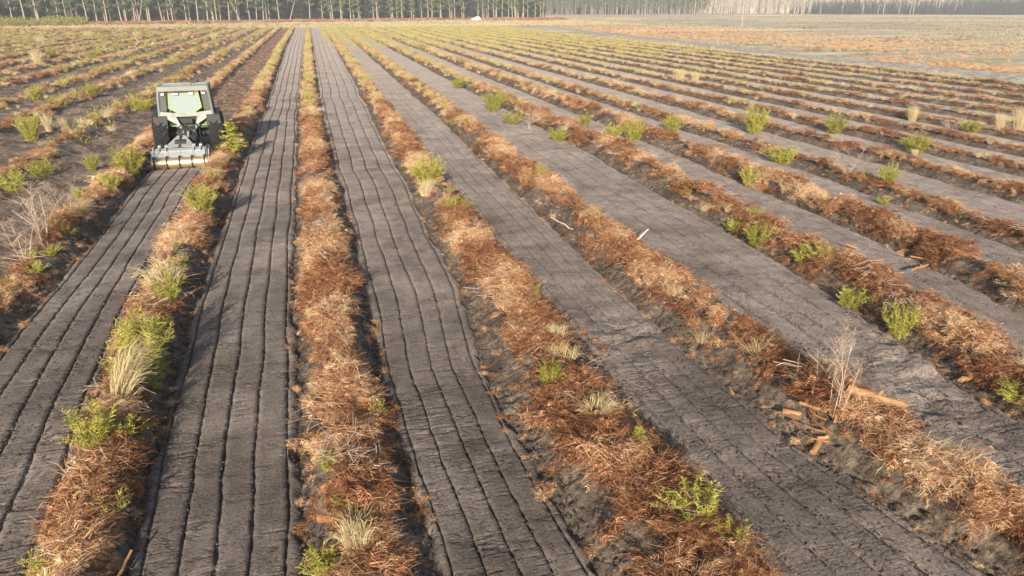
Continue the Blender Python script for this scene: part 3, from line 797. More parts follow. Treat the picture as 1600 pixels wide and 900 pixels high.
# ------------------------------------------------------------ forest
EDGE = [(-190, 255), (-140, 275), (-100, 290), (-65, 305), (-21, 320), (4, 332), (36, 345), (70, 352), (108, 350), (112, 420)]
def pine_meshes(seed, H=17.0, base=6.5, lean=0.0, dens=780):
    random.seed(seed)
    t = MB(); a = random.uniform(0, 6.283); b = random.uniform(.1, .5)
    pts, rad = [], []
    for i in range(8):
        u = i / 7
        pts.append((b * math.sin(u * 2.4) * math.cos(a) + lean * u * H, b * math.sin(u * 2.4) * math.sin(a), u * H))
        rad.append(.24 * (1 - u * .82) + (.08 if i == 0 else 0))
    t.tube(pts, rad, 7)
    for i in range(9):      # dead stubs under the crown
        z = random.uniform(2.5, base + 1.5); u = z / H; j = int(u * 7); p = Vector(pts[j]).lerp(Vector(pts[j + 1]), u * 7 - j)
        an = random.uniform(0, 6.283); L = random.uniform(.4, 1.5)
        t.tube([p, p + V3(math.cos(an) * L, math.sin(an) * L, random.uniform(-.2, .5))], [.035, .01], 3, False)
    c = MB()
    limbs = []
    for i in range(15):
        z = base + (H - base) * (i / 14) ** .9; an = i * 2.4 + random.gauss(0, .4)
        u = min(z / H, .995); j = min(int(u * 7), 6); p = Vector(pts[j]).lerp(Vector(pts[j + 1]), u * 7 - j)
        L = (2.1 - 1.3 * ((z - base) / (H - base)) ** 2) * random.uniform(.6, 1.15)
        e = p + V3(math.cos(an) * L, math.sin(an) * L, random.uniform(.2, .9))
        t.tube([p, p.lerp(e, .5) + V3(0, 0, -.1), e], [.05, .035, .015], 3, False)
        limbs.append((p, e))
    for p, e in limbs:
        sh = random.uniform(0, .55)
        for i in range(dens // 15):
            q = p.lerp(e, random.uniform(.3, 1.08)) + V3(random.gauss(0, .32), random.gauss(0, .32), random.gauss(.08, .24))
            d = V3(random.gauss(0, 1), random.gauss(0, 1), random.gauss(.3, .6)).normalized()
            s = random.uniform(.22, .48)
            c.ribbon([q - d * s * .5, q + d * s * .2, q + d * s], random.uniform(.20, .42), min(1, sh + .5 * random.random()))
    return t.mesh('trunk', True, False), c.mesh('crown', False, False)
PINES = [pine_meshes(600 + i, 15 + 1.0 * (i % 4), 3.4 + .6 * (i % 5)) for i in range(9)]
LEANERS = [pine_meshes(640 + i, 15, 7.5, (-1) ** i * (.28 + .10 * i), 160) for i in range(3)]
for t, c in PINES + LEANERS: t.materials.append(M['bark']); c.materials.append(M['pine'])
def tree(name, pair, loc, rz, s, label, cat, group):
    e = empty(name, loc, rz); e.rotation_euler = (random.gauss(0, .022), random.gauss(0, .022), rz); e.scale = (s, s, s * random.uniform(.92, 1.1))
    link('trunk', pair[0], None, e); link('crown', pair[1], None, e)
    return tag(e, label, cat, group)
ex = np.array([p[0] for p in EDGE[:-1]]); ey = np.array([p[1] for p in EDGE[:-1]])
random.seed(31)
x = -128.0; nt_ = 0; FRONT = []
while x < 110:
    d = abs(random.gauss(0, 3.0)) if random.random() < .7 else random.uniform(3, 10)
    y = float(np.interp(x, ex, ey)) + d
    if random.random() < .94 and not (60 < x < 76 and d < 3):
        tree('pine_tree', random.choice(PINES[:random.randint(3, 9)]), (x, y, land_z(np.array(x), np.array(y)) - .1), random.uniform(0, 6.283), random.uniform(.85, 1.15),
             'slim pale-barked pine among the front trees of the forest edge beyond the field', 'pine tree', 'pines along the forest edge')
        nt_ += 1
        FRONT.append((x, bpy.context.scene.objects and COL.objects[-1].parent))
    x += random.expovariate(1 / 1.5) + .4
FRONT.sort(key=lambda q: q[0])
NTH = ['first', 'second', 'third', 'fourth', 'fifth', 'sixth', 'seventh', 'eighth', 'ninth', 'tenth', 'eleventh', 'twelfth', 'thirteenth', 'fourteenth']
MARKS = [(-62, 'the bare trunk propped in the left forest edge'), (-27, 'the thin leaning pine behind the tractor'), (-1.4, 'the far end of the middle debris row'), (72, 'the white car'), (110, 'the open heath at the forest corner')]
for i, (tx, to_) in enumerate(FRONT):
    best = None
    for mx, mn in MARKS:
        lo, hi = min(tx, mx), max(tx, mx)
        n = sum(1 for q, _ in FRONT if lo <= q <= hi)
        if n <= 14 and (best is None or n < best[0]): best = (n, 'left' if tx < mx else 'right', mn)
    if best: to_['label'] = '%s front pine to the %s of %s' % (NTH[best[0] - 1], best[1], best[2])
for n, (lx_, lab) in enumerate([(-62, 'bare leaning pine trunk propped among the pines of the left forest edge'), (-27, 'thin pine leaning over at the gap in the forest straight behind the tractor'), (-9, 'slanting pine pole leaning across the dark gap at the end of the rows')]):
    y = float(np.interp(lx_, ex, ey)) - 1.0
    tree('leaning_pine', LEANERS[n], (lx_, y, -.1), 0.2 * n, .85, lab, 'pine tree', None)
# the mass of trees behind the front ones, and the dark evergreen thicket under them
both = []
for t, c in PINES:
    me = bpy.data.meshes.new('back_pine')
    import bmesh
    bm = bmesh.new(); bm.from_mesh(t); nb = len(bm.faces); bm.from_mesh(c)
    bm.faces.ensure_lookup_table()
    for f in bm.faces[nb:]: f.material_index = 1
    bm.to_mesh(me); bm.free()
    me.materials.append(M['bark']); me.materials.append(M['pine']); both.append(me)
C_PINE = proto_coll('back_pine', both, None)
n = 1500
fx = rng.uniform(-195, 112, n); fd = 16 + 42 * rng.random(n)
fy = np.interp(fx, ex, ey) + fd
scatter('forest', C_PINE, np.stack([fx, fy, land_z(fx, fy) - .1], 1), rng.uniform(.85, 1.15, n), rng.random(n) * .5, .015)
def thicket(seed):
    random.seed(seed); mb = MB()
    for i in range(520):
        a = random.uniform(0, 6.283); u = random.random()
        r = 1.6 * (1 - .55 * u) * random.random() ** .4
        q = V3(r * math.cos(a), r * math.sin(a), u * 5.2)
        d = V3(random.gauss(0, 1), random.gauss(0, 1), random.gauss(0, .5)).normalized()
        s = random.uniform(.3, .7)
        mb.ribbon([q - d * s * .5, q, q + d * s * .5], random.uniform(.3, .6), random.random())
    return mb.mesh('thicket', fix=False)
C_THICK = proto_coll('thicket', [thicket(700 + i) for i in range(4)], M['dark'])
n = 3400
fx = rng.uniform(-195, 112, n); fd = 11 + 40 * rng.random(n) ** 1.4
fy = np.interp(fx, ex, ey) + fd
scatter('forest_thicket', C_THICK, np.stack([fx, fy, land_z(fx, fy) - .1], 1), rng.uniform(.8, 1.6, n), rng.random(n), .05)
# brown and green scrub along the foot of the forest
n = 5200
fx = rng.uniform(-150, 118, n); fy = np.interp(fx, ex, ey) - 4 + rng.normal(0, 3.6, n)
ok = ~((fx > 58) & (fx < 78) & (fy < 350)); fx, fy = fx[ok], fy[ok]
scatter('edge_scrub', C_BRACKEN, np.stack([fx, fy, land_z(fx, fy)], 1), rng.uniform(1.5, 3.6, len(fx)), np.clip(.3 + .3 * rng.normal(0, 1, len(fx)), 0, 1), .2)
n = 900
fx = np.concatenate([rng.uniform(-150, -75, 500), rng.uniform(-150, 118, 400)]); fy = np.interp(fx, ex, ey) - 5 + rng.normal(0, 4, n)
scatter('edge_green_scrub', C_FAR_HERB, np.stack([fx, fy, land_z(fx, fy)], 1), np.where(fx < -78, rng.uniform(2.5, 6.5, n), rng.uniform(1.2, 2.8, n)), rng.random(n) * .5, .15)
n = 6000
fx = rng.uniform(-150, 118, n); fy = 245 + (np.interp(fx, ex, ey) - 247) * rng.random(n)
scatter('margin_grass', C_GRASS, np.stack([fx, fy, land_z(fx, fy)], 1), rng.uniform(.8, 1.8, n), .5 * rng.random(n), .2)

# far wood on the right: pines, then bare birches, then a block of young conifers
FAR = [(118, 575), (170, 560), (250, 552), (300, 552), (370, 520), (476, 455), (560, 420)]
fex = np.array([p[0] for p in FAR]); fey = np.array([p[1] for p in FAR])
n = 900
fx = rng.uniform(100, 310, n); fy = np.interp(fx, fex, fey) + 40 * rng.random(n)
scatter('far_wood', C_PINE, np.stack([fx, fy, land_z(fx, fy) - .1], 1), rng.uniform(.8, 1.2, n), rng.random(n) * .5, .015)
n = 700
fx = rng.uniform(100, 300, n); fy = np.interp(fx, fex, fey) + 16 + 30 * rng.random(n)
scatter('far_thicket', C_THICK, np.stack([fx, fy, land_z(fx, fy) - .1], 1), rng.uniform(.9, 1.6, n), rng.random(n), .05)
random.seed(33)
for i in range(46):
    x = random.uniform(118, 300); y = float(np.interp(x, fex, fey)) - random.uniform(0, 4)
    tree('far_pine', random.choice(PINES), (x, y, -.1), random.uniform(0, 6.283), random.uniform(.85, 1.15),
         'hazy slim pine in the far wood beyond the open heath', 'pine tree', 'hazy pines of the far wood')
def birch_mesh(seed, H=13.0):
    random.seed(seed); t = MB(); c = MB()
    pts = [(random.gauss(0, .12) * i, random.gauss(0, .12) * i, H * i / 5) for i in range(6)]
    t.tube(pts, [.17, .14, .11, .08, .05, .02], 6)
    for i in range(26):
        u = random.uniform(.25, .97); j = min(int(u * 5), 4); p = Vector(pts[j]).lerp(Vector(pts[j + 1]), u * 5 - j)
        a = random.uniform(0, 6.283); L = random.uniform(1.2, 3.2) * (1.15 - u)
        e = p + V3(math.cos(a) * L * .6, math.sin(a) * L * .6, L)
        c.tube([p, p.lerp(e, .5) + V3(0, 0, -.1), e], [.035, .025, .008], 3, False)
        for q in range(7):
            g = p.lerp(e, random.uniform(.3, 1)); b = random.uniform(0, 6.283); l2 = random.uniform(.4, 1.1)
            c.ribbon([g, g + V3(math.cos(b) * l2, math.sin(b) * l2, l2 * .6)], .035)
    return t.mesh('trunk', True, False), c.mesh('crown', False, False)
BIRCH = [birch_mesh(720 + i) for i in range(5)]
for t, c in BIRCH: t.materials.append(M['pale_wood']); c.materials.append(M['twig'])
bb = []
for t, c in BIRCH:
    me = bpy.data.meshes.new('back_birch'); bm = bmesh.new(); bm.from_mesh(t); nb = len(bm.faces); bm.from_mesh(c); bm.faces.ensure_lookup_table()
    for f in bm.faces[nb:]: f.material_index = 1
    bm.to_mesh(me); bm.free(); me.materials.append(M['pale_wood']); me.materials.append(M['twig']); bb.append(me)
C_BIRCH = proto_coll('back_birch', bb, None)
n = 900
fx = rng.uniform(290, 480, n); fy = np.interp(fx, fex, fey) + 6 + 60 * rng.random(n)
scatter('far_birch_wood', C_BIRCH, np.stack([fx, fy, land_z(fx, fy) - .1], 1), rng.uniform(.8, 1.3, n), rng.random(n), .03)
for i in range(24):
    x = random.uniform(292, 440); y = float(np.interp(x, fex, fey)) - random.uniform(0, 5)
    tree('birch_tree', random.choice(BIRCH), (x, y, -.1), random.uniform(0, 6.283), random.uniform(.8, 1.1),
         'pale bare birch fading into haze at the far edge of the heath', 'birch tree', 'bare birches at the far edge of the heath')
tree('birch_tree', BIRCH[1], (131, 211, -.1), 1.0, .48, 'lone small bare tree standing in the open heath on the right', 'tree', None)
def conifer_mesh(seed, H=8.0):
    random.seed(seed); t = MB(); c = MB()
    t.tube([(0, 0, 0), (0, 0, H * .95)], [.12, .02], 6)
    for i in range(420):
        u = random.random() ** 1.2; z = .5 + u * (H - .5); a = random.uniform(0, 6.283)
        r = (1.7 * (1 - u) ** .8 + .1) * random.uniform(.5, 1)
        q = V3(r * math.cos(a) * .6, r * math.sin(a) * .6, z); e = V3(r * math.cos(a), r * math.sin(a), z - .15 * r)
        c.ribbon([q, q.lerp(e, .5), e], random.uniform(.25, .5))
    return t.mesh('trunk', True, False), c.mesh('crown', False, False)
CONI = [conifer_mesh(740 + i, 7.5 + i) for i in range(3)]
for t, c in CONI: t.materials.append(M['bark']); c.materials.append(M['dark'])
x = 388.0
while x < 560:
    y = float(np.interp(x, fex, fey)) + random.uniform(-1.5, 1.5)
    tree('conifer', random.choice(CONI), (x, y, -.1), random.uniform(0, 6.283), random.uniform(.85, 1.1),
         'hazy blue-green conifer in the plantation block at the far right', 'conifer', 'conifers of the far plantation block')
    x += random.uniform(1.6, 2.6)
cc = []
for t, c in CONI:
    me = bpy.data.meshes.new('back_conifer'); bm = bmesh.new(); bm.from_mesh(t); nb = len(bm.faces); bm.from_mesh(c); bm.faces.ensure_lookup_table()
    for f in bm.faces[nb:]: f.material_index = 1
    bm.to_mesh(me); bm.free(); me.materials.append(M['bark']); me.materials.append(M['dark']); cc.append(me)
C_CONI = proto_coll('back_conifer', cc, None)
n = 1500
fx = rng.uniform(384, 600, n); fy = np.interp(fx, fex, fey) + 3 + 40 * rng.random(n)
scatter('plantation', C_CONI, np.stack([fx, fy, land_z(fx, fy) - .1], 1), rng.uniform(.9, 1.15, n), rng.random(n), .02)
# wood on the horizon behind everything
n = 2600
fx = rng.uniform(100, 1000, n); fy = 860 - .42 * (fx - 100) + 60 * rng.random(n)
scatter('horizon_wood', C_PINE, np.stack([fx, fy, 0 * fx - .1], 1), rng.uniform(.9, 1.2, n), rng.random(n) * .5, .015)
scatter('horizon_thicket', C_THICK, np.stack([fx + 3, fy + 5, 0 * fx - .1], 1), rng.uniform(1.5, 2.4, n), rng.random(n), .05)

# ------------------------------------------------------------ bushes, tussocks, bare saplings and logs on the rows
PLANTS = [
('gorse',-3.59,13.17,0.92,0.95),
('gorse',-3.75,12.51,0.46,0.69),
('gorse',-3.66,16.08,0.65,0.65),
('gorse',-3.89,23.28,0.91,0.91),
('fir',-3.91,33.70,1.38,0.72),
('gorse',-7.59,30.87,1.0,1.15),
('gorse',-3.66,10.18,0.68,0.72),
('gorse',-3.65,7.75,0.35,0.46),
('gorse',3.55,25.46,0.95,1.18),
('gorse',3.92,21.64,0.54,0.82),
('fir',4.07,8.07,0.46,0.25),
('gorse',4.11,6.40,0.45,0.74),
('gorse',4.31,5.90,0.36,0.47),
('gorse',11.26,10.88,0.67,0.67),
('gorse',11.34,12.44,0.44,0.74),
('gorse',12.12,14.73,0.40,0.84),
('gorse',11.82,16.96,0.63,0.74),
('gorse',11.92,18.39,0.39,0.67),
('gorse',22.58,33.98,1.25,1.25),
('gorse',10.97,46.11,1.09,1.26),
('gorse',10.76,40.44,0.67,1.12),
('gorse',14.64,38.82,0.66,1.03),
('gorse',15.37,33.74,0.99,1.18),
('gorse',14.42,34.00,0.72,0.99),
('gorse',18.63,35.78,0.78,0.99),
('gorse',15.70,23.55,0.64,0.74),
('gorse',26.82,27.22,0.78,1.20),
('gorse',20.29,21.61,0.77,0.68),
('gorse',26.85,32.98,0.90,1.18),
('gorse',19.41,26.83,0.68,1.41),
('gorse',11.93,15.00,0.34,0.68),
('gorse',-14.62,42.07,1.13,1.13),
('gorse',-11.12,32.22,0.62,1.04),
('gorse',-11.45,30.06,0.63,1.21),
('gorse',-7.58,27.67,0.64,0.78),
('gorse',-8.38,27.24,0.50,0.59),
('gorse',-33.88,111.70,0.95,1.1),
('gorse',-27.66,107.19,0.9,1.5),
('gorse',-19.68,59.23,1.01,0.92),
('gorse',-16.37,60.66,0.86,1.15),
('gorse',-30.64,106.89,0.7,0.9),
('gorse',-11.38,52.59,0.76,1.44),
('gorse',-9.55,33.04,0.59,0.65),
('gorse',-0.59,51.13,0.61,0.96),
('gorse',7.74,24.91,0.63,0.43),
('gorse',0.42,10.27,0.36,0.25),
('gorse',-0.38,8.89,0.22,0.37),
('gorse',-0.47,6.97,0.39,0.46),
('gorse',3.46,10.43,0.39,0.46),
('gorse',11.56,12.70,0.27,0.45),
('gorse',11.36,60.42,0.75,1.18),
('gorse',11.58,34.62,0.59,1.18),
('gorse',11.22,8.09,0.29,0.67),
('gorse',34.20,31.32,0.63,1.19),
('gorse',18.68,19.89,0.27,0.49),
('tuss',-3.66,11.38,0.90,0.64),
('tuss',-3.92,17.15,0.61,0.76),
('tuss',-14.61,44.83,0.99,0.50),
('tuss',34.28,35.52,0.92,0.54),
('tuss',37.15,30.94,1.20,0.85),
('tuss',36.08,31.24,0.99,0.49),
('tuss',31.83,60.64,1.05,0.82),
('tuss',33.22,60.23,0.93,0.70),
('tuss',-49.06,156.56,1.19,1.43),
('tuss',-46.60,179.00,1.38,1.38),
('tuss',-34.80,168.50,1.19,1.32),
('tuss',-27.48,179.39,1.28,1.42),
('tuss',-19.65,163.34,1.31,1.18),
('tuss',-30.13,93.96,1.44,1.15),
('tuss',3.35,24.6,0.55,0.5),
('tuss',4.09,11.96,0.43,0.28),
('tuss',-13.58,43.86,0.77,0.35),
('tuss',26.46,26.83,0.30,0.30),
('tuss',3.82,9.15,0.42,0.46),
('tuss',-0.08,7.11,0.40,0.40),
('sap',7.41,8.02,1.54,0.51),
('sap',7.59,8.53,0.97,0.64),
('sap',-7.67,21.09,1.55,1.06),
('sap',-7.85,20.33,1.19,0.68),
('sap',-8.05,24.07,1.20,0.80),
('sap',20.11,23.47,1.13,1.28),
('sap',11.30,38.81,1.08,0.94),
('sap',32.18,30.58,1.02,0.82),
('sap',-4.42,18.64,0.65,0.39),
('sap',12.94,42.51,0.79,0.55),
('sap',20.40,29.38,0.79,0.79),
('sap',-4.21,24.53,0.72,0.42),
('sap',117.09,189.36,0.00,0.00),
('sap',-4.55,28.88,0.99,0.35),
('sap',12.00,8.84,0.48,0.48),
('log',7.79,8.25,8.38,7.64),
('log',-0.52,7.78,-0.10,7.59),
('log',8.03,17.33,8.85,17.96),
('log',8.15,16.83,8.51,16.28),
('log',6.99,8.69,7.29,8.49),
('log',7.21,9.07,7.42,8.88),
('log',6.89,7.71,7.25,8.02),
('log',7.12,8.49,7.41,8.17),
('log',10.91,8.95,11.49,9.02),
('log',-2.87,7.49,-2.77,7.87),
('log',7.55,9.49,7.39,8.80),
('log',14.20,13.73,15.03,14.06),
('log',15.06,14.70,15.22,14.43),
('log',0.18,11.16,0.59,10.87),
('log',7.49,9.15,8.18,9.12),
('log',7.30,8.44,7.81,9.06),
('log',-8.22,20.41,-7.65,20.52),
('log',6.77,20.72,7.06,19.39),

]
ORD = ['first', 'second', 'third', 'fourth', 'fifth', 'sixth', 'seventh', 'eighth', 'ninth', 'tenth', 'eleventh', 'twelfth', 'thirteenth', 'fourteenth']
def row_of(x, y):
    if x < row_c('B', y) - 1.6:
        i = int(np.argmin([abs(x - left_row_c(j, y)) for j in range(len(LROW))]))
        return 'L%d' % i, '%s row left of the tractor' % ORD[min(i + 1, 13)]
    k = min(order, key=lambda q: abs(x - row_c(q, y)))
    i = order.index(k)
    return k, ('row just left of the freshly rolled lane' if i == 0 else '%s row right of the tractor' % ORD[min(i - 1, 13)])
def ground_z(x, y):
    if x < row_c('B', y) - .9: return float(left_z(x, y))
    k = min(order, key=lambda q: abs(x - row_c(q, y)))
    return max(-.02, float(bank_z(k, x, y)))
BUSH = [gorse_mesh(800 + i, 1.0, .52, 60, 46, False, .013) for i in range(4)]
BUSH_SMALL = [gorse_mesh(810 + i, 1.0, .60, 40, 36, False, .018) for i in range(4)]
FIR = [gorse_mesh(820 + i, 1.0, .34, 40, 16, True) for i in range(2)]
TUSS = [grass_clump(830 + i, 380, 1.0, .50, .011, (.12 * (i - 1), 0)) for i in range(3)]
LEAN_TUSS = grass_clump(840, 420, 1.0, .28, .010, (.55, .25))
def sapling_mesh(seed, stems=4, spread=.35, twig=9):
    random.seed(seed); mb = MB()
    for s in range(stems):
        a = random.uniform(0, 6.283); o = spread * random.uniform(.2, 1); h = random.uniform(.6, 1.0)
        p0 = V3(random.gauss(0, .04), random.gauss(0, .04), 0); tip = p0 + V3(math.cos(a) * o, math.sin(a) * o, h)
        mid = p0.lerp(tip, .5) + V3(random.gauss(0, .03), random.gauss(0, .03), 0)
        mb.tube([p0, mid, tip], [.006, .004, .0016], 5, False)
        for i in range(twig):
            t = random.uniform(.25, .95); q = p0.lerp(mid, t * 2) if t < .5 else mid.lerp(tip, t * 2 - 1)
            b = random.uniform(0, 6.283); L = random.uniform(.12, .34) * (1.2 - t)
            e = q + V3(math.cos(b) * L * .7, math.sin(b) * L * .7, L)
            mb.tube([q, q.lerp(e, .5) + V3(random.gauss(0, .01), 0, 0), e], [.0024, .0018, .001], 3, False)
            for j in range(3):
                g = q.lerp(e, random.uniform(.3, 1)); c = random.uniform(0, 6.283); l2 = random.uniform(.05, .14)
                mb.tube([g, g + V3(math.cos(c) * l2, math.sin(c) * l2, l2 * .8)], [.0013, .0008], 3, False)
    return mb.mesh('branches', fix=False)
SAP = [sapling_mesh(850 + i, 5 + i, .42) for i in range(3)]
SAP_TALL = [sapling_mesh(860 + i, 4, .22, 12) for i in range(2)]
for g in BUSH + BUSH_SMALL + FIR: g.materials.append(M['green'])
for g in TUSS + [LEAN_TUSS]: g.materials.append(M['straw'])
for g in SAP + SAP_TALL: g.materials.append(M['twig'])
def fit(me, h, wd):
    v = np.empty(len(me.vertices) * 3, np.float32); me.vertices.foreach_get('co', v); v = v.reshape(-1, 3)
    return (wd / (np.percentile(v[:, 0], 97) - np.percentile(v[:, 0], 3)), wd / (np.percentile(v[:, 1], 97) - np.percentile(v[:, 1], 3)), h / np.percentile(v[:, 2], 97))
WORDS = {'gorse': ('spiky yellow-green gorse bush', 'gorse_bush', 'bush', 'gorse bushes on the debris rows'),
         'fir': ('upright little green conifer sapling', 'conifer_sapling', 'sapling', 'conifer saplings on the debris rows'),
         'tuss': ('pale straw grass tussock', 'grass_tussock', 'grass tussock', 'grass tussocks on the debris rows'),
         'sap': ('bare twiggy leafless sapling', 'bare_sapling', 'sapling', 'bare saplings on the debris rows')}
random.seed(91)
entries = []
for p in PLANTS:
    if p[0] == 'log' or p[3] <= 0: continue
    k, rn = row_of(p[1], p[2])
    entries.append((k, p[0], p[2], rn, p))
entries.sort(key=lambda e: (e[0], e[1], e[2]))
count = {}
for k, kind, y, rn, p in entries:
    n = count[(k, kind)] = count.get((k, kind), 0) + 1
    _, x, y, h, wd = p
    if kind == 'gorse': me = random.choice(BUSH if h > .7 else BUSH_SMALL)
    elif kind == 'fir': me = random.choice(FIR)
    elif kind == 'tuss': me = LEAN_TUSS if (h > .8 and -5 < x < -3) else random.choice(TUSS)
    else: me = random.choice(SAP_TALL if wd < .6 * h else SAP)
    noun, name, cat, grp = WORDS[kind]
    size = 'tall ' if h > 1.0 else ('small ' if h < .45 else '')
    o = link(name, me)
    sx, sy, sz = fit(me, h * 1.05, wd * (.85 if kind == 'gorse' else 1.1))
    o.scale = (sx, sy, sz); o.rotation_euler = (0, 0, random.uniform(0, 6.283) if me is not LEAN_TUSS else .3)
    o.location = (x, y, ground_z(x, y) - .02)
    o['tint'] = {'gorse': random.uniform(.2, .55), 'fir': .35, 'tuss': random.uniform(.2, .6), 'sap': .2}[kind]
    tag(o, '%s%s, %s up the %s' % (size, noun, ORD[n - 1], rn), cat, grp)

def log_mesh(L, r, seed, bend=.03):
    random.seed(seed); mb = MB()
    pts, rad = [], []
    for i in range(7):
        t = i / 6
        pts.append(((t - .5) * L, random.gauss(0, bend) * L * .4, random.gauss(0, bend) * L * .3)); rad.append(r * (1 - .22 * t) * random.uniform(.93, 1.06))
    mb.tube(pts, rad, 10, True, .06)
    if L > .5:
        mb.tube([pts[3], (pts[3][0] + .05, .0, r * 1.9)], [r * .4, r * .28], 6)
    return mb.mesh('log', False, True)
LOGDESC = ['long pale split log lying across the row at the foot of the bare sapling', 'short orange log at the bottom of the row in the middle foreground', 'white weathered stick poking out of the debris heap',
           'orange barked stick lying under the white weathered stick', 'short cut log left of the bare sapling, lying flat', 'short tilted log end behind the cut logs by the bare sapling', 'stubby cut log tilted in front of the bare sapling',
           'thin cut pole beneath the bare sapling', 'yellow split root slab by the mossy clump at the right edge', 'pale splintered wood chunk at the bottom of the first debris row', 'bent pale stick behind the cut logs by the bare sapling',
           'yellow-brown branch in the debris of the fifth row right of the tractor', 'short yellow stick behind the yellow-brown branch on the fifth row', 'brown stick lying across the middle row halfway up', 'slanted pale pole above the log heap by the bare sapling',
           'thin upright pole among the logs by the bare sapling', 'reddish stick in the bracken left of the fresh lane', 'long pale curved branch on the third debris row']
li = 0
for p in PLANTS:
    if p[0] != 'log': continue
    _, x0, y0, x1, y1 = p
    L = max(.22, math.hypot(x1 - x0, y1 - y0)); xm, ym = (x0 + x1) / 2, (y0 + y1) / 2
    r = [.075, .060, .028, .03, .05, .045, .05, .03, .05, .02, .018, .03, .025, .025, .022, .018, .022, .02][li]
    o = link('log' if r > .04 else 'stick', log_mesh(L, r, 900 + li), M[['wood', 'log_bark', 'pale_wood', 'log_bark', 'wood', 'wood', 'wood', 'wood', 'wood', 'wood', 'pale_wood', 'wood', 'wood', 'log_bark', 'pale_wood', 'wood', 'log_bark', 'pale_wood'][li]])
    o.location = (xm, ym, ground_z(xm, ym) + (.30 if li in (0, 2) else (.06 if r > .04 else .16)))
    o.rotation_euler = (random.uniform(-.2, .2), (-.25 if li in (2, 6, 9) else random.uniform(-.1, .1)), math.atan2(y1 - y0, x1 - x0))
    tag(o, LOGDESC[li], 'log' if r > .04 else 'stick')
    li += 1

# ------------------------------------------------------------ tractor
M.update(
    cage=paint('silver_guard', (.18, .195, .18), .42, .15, .35, (.16, .15, .13)),
    green_paint=paint('green_paint', (.15, .29, .06), .35, 0, .2),
    grey_steel=paint('grey_steel', (.30, .31, .31), .5, .15, .6, (.13, .115, .10), .3),
    dark_steel=paint('dark_steel', (.030, .032, .035), .5, .3, .4),
    blue_dark=paint('blue_black_plate', (.05, .07, .09), .4, .2, .4),
    rubber=paint('tyre_rubber', (.013, .013, .014), .8, 0, .3, (.055, .048, .04), .4),
    brass=paint('worn_roller', (.55, .42, .24), .32, .75, .35, (.16, .13, .10)),
    lamp=paint('work_lamp', (.85, .86, .84), .2, 0, 0),
    white_paint=paint('white_paint', (.80, .80, .80), .3, 0, .06),
    seat=paint('seat_fabric', (.03, .03, .035), .9, 0, .1),
)
g, nt, bs = new_mat('cab_glass')
bs.inputs['Base Color'].default_value = (.27, .34, .34, 1); bs.inputs['Roughness'].default_value = .06
bs.inputs['Transmission Weight'].default_value = .30; bs.inputs['IOR'].default_value = 1.5; bs.inputs['Specular IOR Level'].default_value = .3
for q in ('rubber', 'dark_steel'): M[q].node_tree.nodes['Principled BSDF'].inputs['Specular IOR Level'].default_value = .2
M['glass'] = g
g, nt, bs = new_mat('dark_glass')
bs.inputs['Base Color'].default_value = (.05, .06, .065, 1); bs.inputs['Roughness'].default_value = .08
M['dark_glass'] = g
T = tag(empty('tractor', (-5.90, 35.7, -.02), R(4.5)), 'green tractor in a silver forestry cage driving away up the lane', 'tractor')
T.scale = (1.05, 1.05, 1.04)
def wheel(name, x, y, r, wd, lugs):
    mb = MB(); h = wd / 2
    mb.lathe_x([(-h * .55, r * .60), (-h * .92, r * .68), (-h, r * .82), (-h * .93, r * .925), (-h * .7, r * .955), (0, r * .965), (h * .7, r * .955), (h * .93, r * .925), (h, r * .82), (h * .92, r * .68), (h * .55, r * .60)], n=40)
    o = mb.build(name, M['rubber'], T, True)
    o.location = (x, y, r)
    t = MB(); dth = 2 * math.pi / lugs
    for i in range(lugs):
        for sg in (-1, 1):
            th0 = (i + (0 if sg > 0 else .5)) * dth
            vs = []
            for j, f in enumerate((-.04, .35, .72, 1.0)):
                th = th0 + f * dth * 1.15 * -1
                xx = sg * h * f * .98; rr = r * (.962 if f < .9 else .93); top = r * (1.01 if f < .9 else .965)
                for (dt, q) in ((-.16, rr), (-.12, top), (.12, top), (.16, rr)):
                    a = th + dt * dth + math.pi / 2
                    vs.append((xx, q * math.cos(a), q * math.sin(a)))
            fs = []
            for j in range(3):
                for q in range(4): fs.append((j * 4 + q, j * 4 + (q + 1) % 4, j * 4 + 4 + (q + 1) % 4, j * 4 + 4 + q))
            fs += [(3, 2, 1, 0), (12, 13, 14, 15)]
            t.add(vs, fs)
    t.build('tread', M['rubber'], o)['kind'] = 'stuff'
    rm = MB(); s = 1 if x > 0 else -1
    rm.lathe_x([(s * h * .62, r * .60), (s * h * .60, r * .50), (s * h * .15, r * .44), (s * h * .15, r * .18), (s * h * .45, r * .16), (s * h * .45, .001)], n=24)
    rm.lathe_x([(-s * h * .62, r * .60), (-s * h * .5, r * .46), (-s * h * .2, r * .44), (-s * h * .2, .001)], n=24)
    rm.build('rim', M['green_paint'], o, True)
    return o
for s in (-1, 1):
    wheel('rear_wheel', s * 1.10, 0, .93, .62, 19)
    wheel('front_wheel', s * 1.0, 2.55, .68, .50, 17)
mb = MB()
mb.box((0, .6, .95), (.62, 2.6, .62)); mb.box((0, 2.5, .85), (.5, 1.0, .5)); mb.lathe_x([(-1.05, .16), (1.05, .16)], (0, 0, .93), 14)
mb.lathe_x([(-.9, .11), (.9, .11)], (0, 2.55, .68), 12); mb.box((0, -.35, 1.05), (.5, .45, .55))
mb.build('chassis', M['dark_steel'], T, bevel=.03)
mb = MB()
mb.prism([(1.1, 1.15), (3.45, 1.0), (3.55, 1.35), (3.35, 1.72), (1.1, 1.95)], 'x', -.42, .42)
hood = mb.build('hood', M['green_paint'], T, bevel=.06)
mb = MB(); mb.bar((.52, 1.35, 1.5), (.52, 1.35, 3.05), .05, n=10); mb.build('exhaust', M['dark_steel'], T, True)
